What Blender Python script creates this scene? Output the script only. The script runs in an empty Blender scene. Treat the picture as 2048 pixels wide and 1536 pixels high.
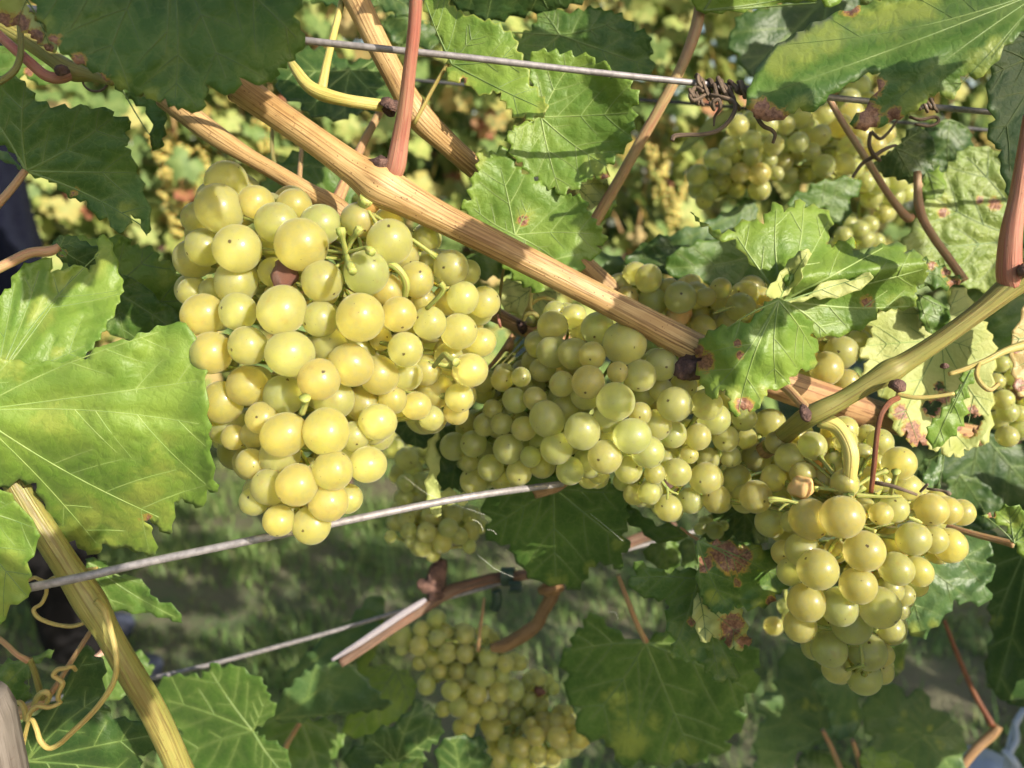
import bpy, math, random
import numpy as np
from mathutils import Vector, Matrix
from mathutils.geometry import delaunay_2d_cdt

random.seed(7)
RNG = np.random.default_rng(7)
R = math.radians
scene = bpy.context.scene
col = scene.collection

# ------------------------------------------------------------------ camera
PITCH = R(15)
F = 1547.0
CAM = Vector((0, 0, 1.15))
cam_data = bpy.data.cameras.new('camera')
cam = bpy.data.objects.new('camera', cam_data)
col.objects.link(cam)
cam.location = CAM
cam.rotation_euler = (R(90) - PITCH, 0, 0)
cam_data.sensor_width = 36
cam_data.lens = 36 * F / 2048
cam_data.clip_start = 0.005
cam_data.clip_end = 400
cam_data.dof.use_dof = True
cam_data.dof.focus_distance = 0.272
cam_data.dof.aperture_fstop = 10.5
scene.camera = cam

# ------------------------------------------------------------------ light
L_CAM = Vector((0.62, 0.28, 0.73)).normalized()
CR = Vector((1, 0, 0))
CU = Vector((0, math.sin(PITCH), math.cos(PITCH)))
CB = Vector((0, -math.cos(PITCH), math.sin(PITCH)))
L_W = (CR * L_CAM.x + CU * L_CAM.y + CB * L_CAM.z).normalized()
world = bpy.data.worlds.new('World')
scene.world = world
world.use_nodes = True
wn = world.node_tree.nodes
sky_tex = wn.new('ShaderNodeTexSky')
sky_tex.sky_type = 'NISHITA'
sky_tex.sun_disc = False
sky_tex.sun_elevation = math.asin(L_W.z)
sky_tex.sun_rotation = math.atan2(L_W.x, L_W.y)
sky_tex.air_density = 1.2
sky_tex.dust_density = 2.0
world.node_tree.links.new(sky_tex.outputs[0], wn['Background'].inputs[0])
wn['Background'].inputs[1].default_value = 0.108
sun_data = bpy.data.lights.new('sun', 'SUN')
sun_data.energy = 4.1
sun_data.angle = R(0.5)
sun_data.color = (1.0, 0.91, 0.76)
sun = bpy.data.objects.new('sun', sun_data)
col.objects.link(sun)
sun.location = (3, -3, 4)
sun.rotation_euler = L_W.to_track_quat('Z', 'Y').to_euler()
scene.view_settings.view_transform = 'Standard'
scene.view_settings.look = 'None'
scene.view_settings.exposure = 1.10
scene.view_settings.gamma = 1.0
scene.cycles.max_bounces = 8
scene.cycles.diffuse_bounces = 3
scene.cycles.glossy_bounces = 2
scene.cycles.transmission_bounces = 5
scene.cycles.use_adaptive_sampling = True
scene.cycles.adaptive_threshold = 0.02


# ------------------------------------------------------------------ helpers
def P(px, py, d):
    """point of the place seen at photo pixel (px, py) at depth d (m)"""
    return CAM + CR * ((px - 1024) / F * d) - CU * ((py - 768) / F * d) - CB * d


def Pn(px, py, d):
    px = np.asarray(px, float); py = np.asarray(py, float); d = np.asarray(d, float) * np.ones_like(px)
    o = np.empty(px.shape + (3,))
    x = (px - 1024) / F * d
    y = -(py - 768) / F * d
    for k in range(3):
        o[..., k] = CAM[k] + CR[k] * x + CU[k] * y - CB[k] * d
    return o


ZOOM = {'P': (0, 0, 1), 'A': (320, 310, .3418), 'B': (320, 650, .3418), 'C': (880, 500, .3418), 'D': (1348, 850, .3418),
        'E': (1300, 0, .3652), 'F': (600, 1011, .3418), 'G': (1348, 400, .3418), 'H': (1700, 520, .2864),
        'I': (1200, 960, .2865), 'J': (1200, 1000, .414), 'K': (0, 960, .375), 'L': (900, 260, .293), 'M': (0, 0, .2083),
        'N': (560, 0, .3125)}


def Z(z, pts):
    ox, oy, s = ZOOM[z]
    out = []
    for p in pts:
        q = [ox + p[0] * s, oy + p[1] * s]
        if len(p) == 4:                  # stem point: depth in m, width in zoom px
            q += [p[2], p[3] * s]
        elif len(p) == 3:                # spot: radius
            q.append(p[2] * s)
        out.append(tuple(q))
    return out


def empty(name, loc, label, cat, group=None):
    o = bpy.data.objects.new(name, None)
    o.empty_display_size = 0.02
    col.objects.link(o)
    o.location = loc
    o['label'] = label
    o['category'] = cat
    if group:
        o['group'] = group
    return o


def tag(o, label=None, cat=None, group=None, kind=None):
    if label: o['label'] = label
    if cat: o['category'] = cat
    if group: o['group'] = group
    if kind: o['kind'] = kind
    return o


def link(name, me, mat, parent=None):
    o = bpy.data.objects.new(name, me)
    if mat and not me.materials:
        me.materials.append(mat)
    col.objects.link(o)
    if parent is not None:
        o.parent = parent
        if parent.type == 'EMPTY' and parent.parent is None:
            o.location = -parent.location      # empties are never rotated; meshes hold world coordinates
    return o


def mesh_np(name, v, f, smooth=True):
    me = bpy.data.meshes.new(name)
    me.from_pydata([tuple(p) for p in v], [], [tuple(int(i) for i in q) for q in f])
    if smooth:
        me.polygons.foreach_set('use_smooth', [True] * len(me.polygons))
    me.update()
    return me


def fast_tris(name, v, f, smooth=False):
    v = np.asarray(v, np.float32); f = np.asarray(f, np.int32)
    me = bpy.data.meshes.new(name)
    me.vertices.add(len(v)); me.vertices.foreach_set('co', v.ravel())
    me.loops.add(f.size); me.loops.foreach_set('vertex_index', f.ravel())
    n = len(f); k = f.shape[1]
    me.polygons.add(n)
    me.polygons.foreach_set('loop_start', np.arange(n, dtype=np.int32) * k)
    me.polygons.foreach_set('loop_total', np.full(n, k, np.int32))
    if smooth:
        me.polygons.foreach_set('use_smooth', np.ones(n, bool))
    me.update(calc_edges=True)
    me.validate()
    return me


# ------------------------------------------------------------------ materials
class NT:
    def __init__(s, name):
        s.m = bpy.data.materials.new(name)
        s.m.use_nodes = True
        s.t = s.m.node_tree
        s.n = s.t.nodes
        s.n.clear()
        s.out = s.n.new('ShaderNodeOutputMaterial')

    def new(s, typ, **kw):
        nd = s.n.new('ShaderNode' + typ)
        for k, v in kw.items():
            if k.startswith('_'):
                setattr(nd, k[1:], v)
            else:
                s.set(nd, k.replace('__', ' '), v)
        return nd

    def set(s, nd, key, v):
        if isinstance(key, str) and key.startswith('i') and key[1:].isdigit():
            sock = nd.inputs[int(key[1:])]
        else:
            sock = nd.inputs[key]
        if hasattr(v, 'bl_rna') and isinstance(v, bpy.types.NodeSocket):
            s.t.links.new(v, sock)
        else:
            if isinstance(v, tuple) and len(v) == 3 and sock.type == 'RGBA':
                v = v + (1,)
            sock.default_value = v

    def math(s, op, a, b=0.0, c=None, clamp=False):
        nd = s.n.new('ShaderNodeMath'); nd.operation = op; nd.use_clamp = clamp
        s.set(nd, 'i0', a); s.set(nd, 'i1', b)
        if c is not None: s.set(nd, 'i2', c)
        return nd.outputs[0]

    def ramp(s, x, a, b):       # smooth 0..1 between a and b
        nd = s.n.new('ShaderNodeMapRange'); nd.interpolation_type = 'SMOOTHSTEP'
        s.set(nd, 'i0', x); s.set(nd, 'i1', a); s.set(nd, 'i2', b)
        return nd.outputs[0]

    def mix(s, f, a, b, mode='MIX'):
        nd = s.n.new('ShaderNodeMix'); nd.data_type = 'RGBA'; nd.blend_type = mode
        s.set(nd, 'i0', f)
        for key, v in (('i6', a), ('i7', b)):
            s.set(nd, key, v)
        return nd.outputs[2]

    def noise(s, vec, scale, detail=3, rough=.5, dist=0.0):
        nd = s.new('TexNoise', Scale=scale, Detail=detail, Roughness=rough, Distortion=dist)
        if vec is not None: s.set(nd, 'Vector', vec)
        return nd.outputs[0]

    def mapping(s, vec, scale=(1, 1, 1), loc=None):
        nd = s.new('Mapping')
        s.set(nd, 'Vector', vec); nd.inputs['Scale'].default_value = scale
        if loc is not None: s.set(nd, 'Location', loc)
        return nd.outputs[0]

    def bump(s, h, strength=.3, dist=.001):
        nd = s.new('Bump', Strength=strength, Distance=dist)
        s.set(nd, 'Height', h)
        return nd.outputs[0]

    def done(s, shader):
        s.t.links.new(shader, s.out.inputs[0])
        return s.m


def grape_mat(name, green, gold, bias):
    t = NT(name)
    oc = t.new('TexCoord').outputs['Object']
    rnd = t.new('ObjectInfo').outputs['Random']
    off = t.new('CombineXYZ', X=t.math('MULTIPLY', rnd, 91.0), Y=t.math('MULTIPLY', rnd, 37.0), Z=t.math('MULTIPLY', rnd, 59.0)).outputs[0]
    va = t.new('VectorMath', _operation='ADD'); t.set(va, 'i0', oc); t.set(va, 'i1', off)
    v = va.outputs[0]
    n1 = t.noise(v, 1.1, 2)
    n2 = t.noise(v, 4.0, 4, .6)
    w = t.math('ADD', t.math('MULTIPLY', rnd, .6), t.math('ADD', t.math('MULTIPLY', n1, .8), bias - .5), clamp=True)
    base = t.mix(w, green, gold)
    blush = t.ramp(t.noise(v, 1.5, 3, .55), .60, .76)
    base = t.mix(t.math('MULTIPLY', blush, .36), base, (.66, .40, .13))
    # faint pale streaks running from pole to pole under the skin
    sp = t.new('SeparateXYZ'); t.set(sp, 'Vector', oc)
    ang = t.math('ARCTAN2', sp.outputs[1], sp.outputs[0])
    cmb = t.new('CombineXYZ', X=t.math('MULTIPLY', ang, 2.6), Y=t.math('MULTIPLY', sp.outputs[2], .7), Z=t.math('MULTIPLY', rnd, 50.0)).outputs[0]
    stk = t.ramp(t.noise(cmb, 2.2, 3, .6), .52, .75)
    base = t.mix(t.math('MULTIPLY', stk, .38), base, (.70, .70, .36))
    bloom = t.ramp(n2, .42, .72)
    base = t.mix(t.math('MULTIPLY', bloom, .34), base, (.66, .65, .46))
    dust = t.ramp(t.noise(v, 17, 5, .7), .52, .72)
    base = t.mix(t.math('MULTIPLY', dust, .22), base, (.74, .72, .42))
    rub = t.ramp(t.noise(v, 2.4, 5, .7, 1.2), .50, .60)
    base = t.mix(t.math('MULTIPLY', rub, .16), base, (.52, .54, .13))
    # tiny brown lenticels and the scar at the free pole
    vo = t.new('TexVoronoi', Scale=3.3); t.set(vo, 'Vector', v)
    sepc = t.new('SeparateColor'); t.set(sepc, 'Color', vo.outputs['Color'])
    dot = t.math('LESS_THAN', vo.outputs['Distance'], t.math('MULTIPLY', sepc.outputs[0], .075))
    base = t.mix(t.math('MULTIPLY', dot, .75), base, (.10, .045, .012))
    dz = t.new('VectorMath', _operation='DISTANCE'); t.set(dz, 'i0', oc); t.set(dz, 'i1', (0, 0, 1))
    sc = t.ramp(t.math('ADD', dz.outputs['Value'], t.math('MULTIPLY', t.math('SUBTRACT', t.noise(v, 14, 2), .5), .14)), .100, .06)
    base = t.mix(t.math('MULTIPLY', sc, .93), base, (.060, .022, .012))
    spots = t.ramp(t.noise(v, 6, 4, .75), .68, .78)
    base = t.mix(t.math('MULTIPLY', spots, t.math('MULTIPLY', t.math('GREATER_THAN', rnd, .35), .7)), base, (.22, .09, .03))
    b = t.new('BsdfPrincipled', Base__Color=base, Roughness=t.math('ADD', t.math('MULTIPLY', bloom, .12), t.math('ADD', t.math('MULTIPLY', dust, .10), .36)), IOR=1.36)
    t.set(b, 'Subsurface Weight', 1.0)
    t.set(b, 'Subsurface Radius', (1.0, .92, .35))
    t.set(b, 'Subsurface Scale', .0042)
    t.set(b, 'Transmission Weight', .74)
    t.set(b, 'Coat Weight', .25); t.set(b, 'Coat Roughness', .16); t.set(b, 'Coat IOR', 1.4)
    t.set(b, 'Sheen Weight', .22); t.set(b, 'Sheen Roughness', .4)
    t.set(b, 'Sheen Tint', (.95, .93, .8, 1))
    t.set(b, 'Normal', t.bump(t.math('ADD', n2, t.math('MULTIPLY', sc, -.6)), .12, .0006))
    return t.done(b.outputs[0])


def leaf_mat(name, green, light, vein_amt=.5, under=(.17, .22, .09), rough=.42, pucker=1.0, trans=.30):
    """uv in cm on the blade; attribute tint: r yellowing, g brown, b edge, a vein"""
    t = NT(name)
    uv = t.new('UVMap').outputs[0]
    rnd = t.new('ObjectInfo').outputs['Random']
    off = t.new('CombineXYZ', X=t.math('MULTIPLY', rnd, 77.0), Y=t.math('MULTIPLY', rnd, 33.0), Z=t.math('MULTIPLY', rnd, 9.0)).outputs[0]
    va = t.new('VectorMath', _operation='ADD'); t.set(va, 'i0', uv); t.set(va, 'i1', off)
    v = va.outputs[0]
    at = t.new('Attribute', _attribute_name='tint')
    sc = t.new('SeparateColor'); t.set(sc, 'Color', at.outputs['Color'])
    yel, bro, edge, vein = sc.outputs[0], sc.outputs[1], sc.outputs[2], at.outputs['Alpha']
    n_big = t.noise(v, .45, 3)
    n_mid = t.noise(v, 1.6, 5, .6)
    n_fine = t.noise(v, 9, 4, .65)
    vo = t.new('TexVoronoi', Scale=2.3, _feature='DISTANCE_TO_EDGE'); t.set(vo, 'Vector', t.mapping(v))
    jit = t.noise(v, 3.0, 2)
    va2 = t.new('VectorMath', _operation='ADD'); t.set(va2, 'i0', v)
    cj = t.new('CombineXYZ', X=t.math('MULTIPLY', jit, .5), Y=t.math('MULTIPLY', n_mid, .5)).outputs[0]
    t.set(va2, 'i1', cj)
    t.set(vo, 'Vector', va2.outputs[0])
    vo2 = t.new('TexVoronoi', Scale=7.5, _feature='DISTANCE_TO_EDGE'); t.set(vo2, 'Vector', va2.outputs[0])
    ret = t.math('SUBTRACT', 1.0, t.ramp(vo.outputs['Distance'], .0, .06))
    ret2 = t.math('SUBTRACT', 1.0, t.ramp(vo2.outputs['Distance'], .0, .09))
    base = t.mix(t.ramp(n_big, .35, .68), green, light)
    base = t.mix(t.math('MULTIPLY', t.ramp(n_mid, .4, .75), .35), base, light)
    base = t.mix(t.math('MULTIPLY', n_fine, .14), base, (green[0] * .45, green[1] * .5, green[2] * .5))
    # yellowing follows the tissue between the veins
    n_pat = t.noise(v, .9, 5, .65, .6)
    yy = t.math('ADD', yel, t.math('MULTIPLY', t.math('SUBTRACT', n_pat, .5), 2.6))
    yy = t.math('SUBTRACT', yy, t.math('MULTIPLY', vein, .30))
    base = t.mix(t.math('MULTIPLY', t.math('MULTIPLY', t.ramp(yy, .2, 1.1), t.ramp(yel, .0, .6)), .62), base, (.32, .36, .07))
    base = t.mix(t.math('MULTIPLY', vein, vein_amt * .55), base, (.26, .33, .10))
    base = t.mix(t.math('MULTIPLY', ret, .13 * vein_amt * 2), base, (.26, .32, .10))
    base = t.mix(t.math('MULTIPLY', ret2, .05 * vein_amt * 2), base, (.22, .28, .09))
    base = t.mix(t.math('MULTIPLY', t.ramp(edge, .55, 1.0), .55), base, (.42, .38, .10))
    # pale hair and dust scratches, small rust specks
    hs = t.ramp(t.noise(t.mapping(v, (2.2, 7.0, 1)), 2.6, 4, .7, .8), .66, .78)
    base = t.mix(t.math('MULTIPLY', hs, .08), base, (.45, .50, .32))
    sp = t.ramp(t.noise(v, 2.1, 5, .75), .72, .77)
    base = t.mix(t.math('MULTIPLY', sp, .8), base, (.22, .10, .03))
    # burnt patches
    bb = t.math('ADD', bro, t.math('MULTIPLY', t.math('SUBTRACT', t.noise(v, 2.6, 6, .7, .8), .5), 2.0))
    halo = t.math('MULTIPLY', t.ramp(bb, .18, .42), t.ramp(bro, .02, .2))
    base = t.mix(t.math('MULTIPLY', halo, .8), base, (.40, .26, .06))
    core = t.math('MULTIPLY', t.ramp(bb, .42, .56), t.ramp(bro, .02, .2))
    brown = t.mix(t.ramp(n_fine, .35, .65), (.11, .045, .026), (.27, .135, .08))
    base = t.mix(core, base, brown)
    # underside: paler, matt
    geo = t.new('NewGeometry')
    base_u = t.mix(.72, base, t.mix(t.math('MULTIPLY', ret, .6), under, (.30, .34, .17)))
    base_u = t.mix(core, base_u, brown)
    basef = t.mix(geo.outputs['Backfacing'], base, base_u)
    h = t.math('ADD', t.math('MULTIPLY', t.ramp(vo.outputs['Distance'], 0, .28), 1.0), t.math('MULTIPLY', t.ramp(vo2.outputs['Distance'], 0, .3), .35))
    h = t.math('ADD', h, t.math('MULTIPLY', n_fine, .35))
    nor = t.bump(h, .20 * pucker, .0007)
    b = t.new('BsdfPrincipled', Base__Color=basef, Roughness=t.math('ADD', t.math('MULTIPLY', n_mid, .22), rough - .08), IOR=1.42, Normal=nor)
    t.set(b, 'Sheen Weight', .04); t.set(b, 'Sheen Roughness', .5)
    tr = t.new('BsdfTranslucent', Normal=nor)
    hsv = t.new('HueSaturation', Hue=.485, Saturation=1.15, Value=1.9); t.set(hsv, 'Color', basef)
    t.set(tr, 'Color', hsv.outputs[0])
    mx = t.new('MixShader'); t.set(mx, 'i0', t.math('MULTIPLY', t.math('SUBTRACT', 1.0, core), trans))
    t.set(mx, 'i1', b.outputs[0]); t.set(mx, 'i2', tr.outputs[0])
    return t.done(mx.outputs[0])


def stem_mat(name, a, b_, dark, stripes=14, dots=1.0, rough=.5, peel=0.0, sss=0.0, tip=None):
    """uv: u round the stem 0..1, v along in cm"""
    t = NT(name)
    uv = t.new('UVMap').outputs[0]
    oc = t.new('TexCoord').outputs['Object']
    s1 = t.noise(t.mapping(uv, (stripes, .16, 1)), 1.0, 4, .62)
    s2 = t.noise(t.mapping(uv, (stripes * 3.0, .14, 1)), 1.0, 3, .6)
    nb = t.noise(oc, 55, 4, .6)
    base = t.mix(t.ramp(t.math('ADD', t.math('MULTIPLY', s1, .6), t.math('MULTIPLY', nb, .4)), .36, .64), a, b_)
    base = t.mix(t.math('MULTIPLY', t.ramp(s1, .53, .60), .75), base, dark)
    base = t.mix(t.math('MULTIPLY', t.ramp(s2, .52, .62), .65), base, dark)
    vo = t.new('TexVoronoi', Scale=1.0, Randomness=1.0); t.set(vo, 'Vector', t.mapping(uv, (stripes * 1.5, 6.0, 1)))
    sc = t.new('SeparateColor'); t.set(sc, 'Color', vo.outputs['Color'])
    dd = t.math('LESS_THAN', vo.outputs['Distance'], t.math('MULTIPLY', sc.outputs[1], .20))
    base = t.mix(t.math('MULTIPLY', dd, .6 * dots), base, (.09, .03, .012))
    patch = t.ramp(t.noise(oc, 28, 4, .6, .5), .50, .68)
    base = t.mix(t.math('MULTIPLY', patch, .45 * min(1, dots)), base, (dark[0] * 1.5, dark[1] * 1.7, dark[2] * 1.8))
    big = t.ramp(t.noise(oc, 95, 5, .7), .66, .76)
    base = t.mix(t.math('MULTIPLY', big, .5 * dots), base, (.13, .05, .02))
    if peel:
        pl = t.ramp(t.noise(t.mapping(uv, (5, .18, 1)), 1.0, 4, .6), .5, .6)
        base = t.mix(t.math('MULTIPLY', pl, peel), base, (.30, .12, .07))
    h = t.math('ADD', t.math('MULTIPLY', s1, .8), t.math('ADD', t.math('MULTIPLY', s2, .5), t.math('MULTIPLY', dd, -.15)))
    b = t.new('BsdfPrincipled', Base__Color=base, Roughness=rough, IOR=1.4, Normal=t.bump(h, .8, .0010))
    if sss:
        t.set(b, 'Subsurface Weight', sss); t.set(b, 'Subsurface Scale', .0015)
    return t.done(b.outputs[0])


def plain_mat(name, c1, c2, scale=40, rough=.6, metal=0.0, bump=.3, bdist=.0006, sss=0.0):
    t = NT(name)
    oc = t.new('TexCoord').outputs['Object']
    n = t.noise(oc, scale, 5, .6)
    n2 = t.noise(oc, scale * 6, 3, .6)
    base = t.mix(t.ramp(n, .35, .65), c1, c2)
    b = t.new('BsdfPrincipled', Base__Color=base, Roughness=t.math('ADD', t.math('MULTIPLY', n2, .2), rough - .1), Metallic=metal,
              Normal=t.bump(t.math('ADD', n, t.math('MULTIPLY', n2, .5)), bump, bdist))
    if sss:
        t.set(b, 'Subsurface Weight', sss); t.set(b, 'Subsurface Scale', .002)
    return t.done(b.outputs[0])


M = {}
M['grape'] = grape_mat('grape_skin', (.80, .79, .29), (.88, .79, .28), .05)
M['grape_gold'] = grape_mat('grape_skin_golden', (.87, .79, .25), (.92, .77, .27), .12)
M['grape_green'] = grape_mat('grape_skin_green', (.74, .78, .30), (.84, .80, .30), -.03)
M['raisin'] = plain_mat('shrivelled_skin', (.09, .035, .03), (.26, .12, .075), 180, .38, 0, .6, .001, .3)
M['pinkish'] = plain_mat('pink_shrivelled_skin', (.62, .36, .14), (.70, .48, .20), 150, .4, 0, .5, .001, .5)
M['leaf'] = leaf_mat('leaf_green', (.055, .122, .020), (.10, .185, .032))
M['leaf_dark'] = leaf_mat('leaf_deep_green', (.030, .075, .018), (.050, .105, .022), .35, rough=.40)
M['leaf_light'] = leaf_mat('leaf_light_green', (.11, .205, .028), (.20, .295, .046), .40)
M['leaf_pale'] = leaf_mat('leaf_pale_yellow_green', (.38, .43, .14), (.48, .49, .19), .3, rough=.5)
M['leaf_blue'] = leaf_mat('leaf_blue_green', (.062, .130, .042), (.105, .18, .058), .3, rough=.36)
M['leaf_pucker'] = leaf_mat('leaf_puckered', (.16, .24, .045), (.24, .30, .075), .5, pucker=2.0, rough=.38)
M['leaf_peach'] = leaf_mat('leaf_peach', (.42, .33, .12), (.50, .36, .16), .3)
M['vein'] = plain_mat('leaf_vein', (.095, .165, .038), (.14, .20, .05), 200, .5)
M['vein_pale'] = plain_mat('leaf_vein_pale', (.18, .27, .065), (.24, .31, .09), 200, .5)
M['cane'] = stem_mat('ripe_cane_bark', (.36, .22, .085), (.50, .345, .16), (.12, .05, .016), 17, 1.3, .42)
M['cane_brown'] = stem_mat('weathered_cane_bark', (.32, .185, .085), (.42, .275, .14), (.12, .05, .025), 14, .9, .5, .35)
M['cane_dead'] = stem_mat('dead_cane_bark', (.13, .075, .05), (.20, .13, .09), (.06, .03, .02), 9, .5, .7, .3)
M['cane_orange'] = stem_mat('orange_cane_bark', (.22, .12, .05), (.31, .18, .08), (.10, .045, .02), 10, 1.0, .5)
M['shoot'] = stem_mat('green_shoot_skin', (.19, .19, .05), (.27, .235, .07), (.13, .10, .03), 10, .5, .42, sss=.2)
M['shoot_yellow'] = stem_mat('yellow_shoot_skin', (.45, .40, .11), (.55, .47, .16), (.34, .25, .07), 8, .5, .42, sss=.3)
M['petiole_red'] = stem_mat('red_petiole_skin', (.33, .125, .09), (.38, .21, .135), (.27, .085, .065), 7, .4, .36, sss=.25)
M['petiole_pink'] = stem_mat('pink_petiole_skin', (.36, .20, .115), (.35, .28, .12), (.29, .13, .08), 7, .4, .4, sss=.25)
M['tendril'] = stem_mat('tendril_skin', (.34, .30, .09), (.42, .32, .11), (.25, .16, .05), 5, .2, .45, sss=.2)
M['tendril_dry'] = stem_mat('dry_tendril_skin', (.10, .07, .05), (.21, .15, .10), (.045, .025, .018), 6, .4, .65)
M['rust'] = stem_mat('rust_brown_stalk', (.16, .05, .022), (.24, .09, .035), (.07, .02, .012), 5, 1.0, .55)
M['knob'] = plain_mat('rough_knot_bark', (.045, .022, .02), (.16, .085, .065), 150, .8, 0, 1.0, .0025)
M['cane_smooth'] = plain_mat('cane_node_bark', (.42, .24, .075), (.55, .35, .14), 120, .45, 0, .4, .0006)
M['cut'] = plain_mat('cut_end', (.04, .015, .01), (.10, .05, .03), 300, .8)
M['wood_pale'] = stem_mat('bare_grey_wood', (.26, .24, .28), (.34, .31, .34), (.16, .13, .14), 9, .2, .6)
M['wire'] = plain_mat('galvanised_wire', (.20, .185, .19), (.29, .27, .275), 400, .55, .35, .35, .0003)
M['wire_dark'] = plain_mat('old_dark_wire', (.05, .05, .055), (.09, .09, .095), 400, .6, .4)


# ------------------------------------------------------------------ builders
def catmull(pts, n):
    """smooth curve through rows of any width, n samples a span"""
    p = np.asarray(pts, float)
    if len(p) == 2:
        t = np.linspace(0, 1, n + 1)[:, None]
        return p[0] * (1 - t) + p[1] * t
    q = np.vstack([2 * p[0] - p[1], p, 2 * p[-1] - p[-2]])
    out = []
    for i in range(1, len(q) - 2):
        t = np.linspace(0, 1, n, endpoint=False)[:, None]
        a, b, c, d = q[i - 1], q[i], q[i + 1], q[i + 2]
        out.append(.5 * (2 * b + (c - a) * t + (2 * a - 5 * b + 4 * c - d) * t ** 2 + (3 * b - a - 3 * c + d) * t ** 3))
    out.append(p[-1:])
    return np.vstack(out)


def tube_geo(c, r, sides=16, ridges=0.0, seed=0, cap=True):
    """c (n,3) centre line, r (n,) radii -> verts, quads, uv per vert column"""
    n = len(c)
    t = np.gradient(c, axis=0)
    t /= np.linalg.norm(t, axis=1)[:, None] + 1e-12
    ref = np.array([0, 0, 1.0]) if abs(t[0][2]) < .9 else np.array([1.0, 0, 0])
    u = np.cross(t[0], ref); u /= np.linalg.norm(u)
    U = np.empty_like(c)
    for i in range(n):
        u = u - t[i] * np.dot(u, t[i]); u /= np.linalg.norm(u)
        U[i] = u
    W = np.cross(t, U)
    rg = np.random.default_rng(seed)
    th = np.linspace(0, 2 * np.pi, sides, endpoint=False)
    prof = np.ones((n, sides))
    if ridges:
        k = rg.normal(0, 1, sides)
        k2 = rg.normal(0, .5, (n, sides))
        sl = np.linspace(0, 1, n)[:, None]
        prof += ridges * (k[None, :] + .3 * k2 + .6 * np.sin(th[None, :] * 3 + sl * 7 + rg.random() * 6))
    rr = np.asarray(r)[:, None] * prof
    v = c[:, None, :] + rr[..., None] * (np.cos(th)[None, :, None] * U[:, None, :] + np.sin(th)[None, :, None] * W[:, None, :])
    v = v.reshape(-1, 3)
    i = np.arange(n - 1)[:, None] * sides
    j = np.arange(sides)[None, :]
    jn = (j + 1) % sides
    f = np.stack([i + j, i + jn, i + sides + jn, i + sides + j], -1).reshape(-1, 4)
    L = np.concatenate([[0], np.cumsum(np.linalg.norm(np.diff(c, axis=0), axis=1))]) * 100
    uvf = []
    for a in range(n - 1):
        for b in range(sides):
            u0, u1 = b / sides, (b + 1) / sides
            uvf.append(((u0, L[a]), (u1, L[a]), (u1, L[a + 1]), (u0, L[a + 1])))
    faces = [tuple(q) for q in f]
    if cap:
        v = np.vstack([v, c[0], c[-1]])
        a, b = len(v) - 2, len(v) - 1
        for s in range(sides):
            faces.append((a, (s + 1) % sides, s)); uvf.append(((0, 0),) * 3)
            o = (n - 1) * sides
            faces.append((b, o + s, o + (s + 1) % sides)); uvf.append(((0, 0),) * 3)
    return v, faces, uvf


def geo_mesh(name, geos):
    V, Fc, UV = [], [], []
    o = 0
    for v, f, uv in geos:
        V.append(v); Fc += [tuple(int(k) + o for k in q) for q in f]; UV += uv; o += len(v)
    me = mesh_np(name, np.vstack(V), Fc)
    lay = me.uv_layers.new(name='UVMap')
    lay.data.foreach_set('uv', np.array([c for face in UV for c in face], np.float32).ravel())
    return me


def stem_geo(pts, n=8, sides=16, ridges=0.0, seed=0, rmin=.0002):
    """pts rows (px, py, depth, width in px) -> tube in the place"""
    q = catmull(pts, n)
    c = Pn(q[:, 0], q[:, 1], q[:, 2])
    r = np.maximum(q[:, 3] * .5 * q[:, 2] / F, rmin)
    return tube_geo(c, r, sides, ridges, seed)


def stem(name, parent, mat, pts, n=8, sides=16, ridges=0.0, seed=0, label=None):
    o = link(name, geo_mesh(name, [stem_geo(pts, n, sides, ridges, seed)]), M[mat], parent)
    if label: o['label'] = label
    return o


def inside(poly, x, y):
    poly = np.asarray(poly); x = np.asarray(x); y = np.asarray(y)
    r = np.zeros(x.shape, bool)
    x1, y1 = poly[:, 0], poly[:, 1]
    x2, y2 = np.roll(x1, -1), np.roll(y1, -1)
    for a, b, c, d in zip(x1, y1, x2, y2):
        if b == d: continue
        k = ((b > y) != (d > y)) & (x < (c - a) * (y - b) / (d - b) + a)
        r ^= k
    return r


def toothed(pts, rg, spacing, amp, step):
    """closed outline with saw teeth between the traced points"""
    p = np.asarray(pts, float)[:, :2]
    q = np.vstack([p, p[:1]])
    seg = np.linalg.norm(np.diff(q, axis=0), axis=1)
    area = .5 * np.sum(q[:-1, 0] * q[1:, 1] - q[1:, 0] * q[:-1, 1])
    sgn = 1 if area > 0 else -1
    out = []
    for i in range(len(p)):
        a, b = q[i], q[i + 1]
        L = seg[i]
        if L < 1e-6: continue
        d = (b - a) / L
        nrm = np.array([d[1], -d[0]]) * sgn
        k = max(1, int(round(L / (spacing * rg.uniform(.75, 1.25)))))
        cuts = np.sort(np.concatenate([[0, 1], (np.arange(1, k) + rg.uniform(-.2, .2, k - 1)) / k]))
        for c0, c1 in zip(cuts[:-1], cuts[1:]):
            tl = (c1 - c0) * L
            h = min(amp * rg.uniform(.8, 1.7), tl * .5)
            m = max(3, int(tl / step) + 1)
            pk = rg.uniform(.55, .75)
            for s in np.linspace(0, 1, m, endpoint=False):
                e = (s / pk) ** 1.25 if s < pk else ((1 - s) / (1 - pk)) ** 1.5
                out.append(a + d * (c0 * L + s * tl) + nrm * h * (e - .25))
    return np.array(out)


class Smooth:
    def __init__(s, rg, scale, n=6):
        s.k = rg.normal(0, 1, (n, 2)) / scale
        s.p = rg.uniform(0, 6.28, n)

    def __call__(s, x, y):
        r = 0
        for (a, b), p in zip(s.k, s.p):
            r = r + np.sin(a * x + b * y + p)
        return r / len(s.p) ** .5


LEAF_N = [0]


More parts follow.
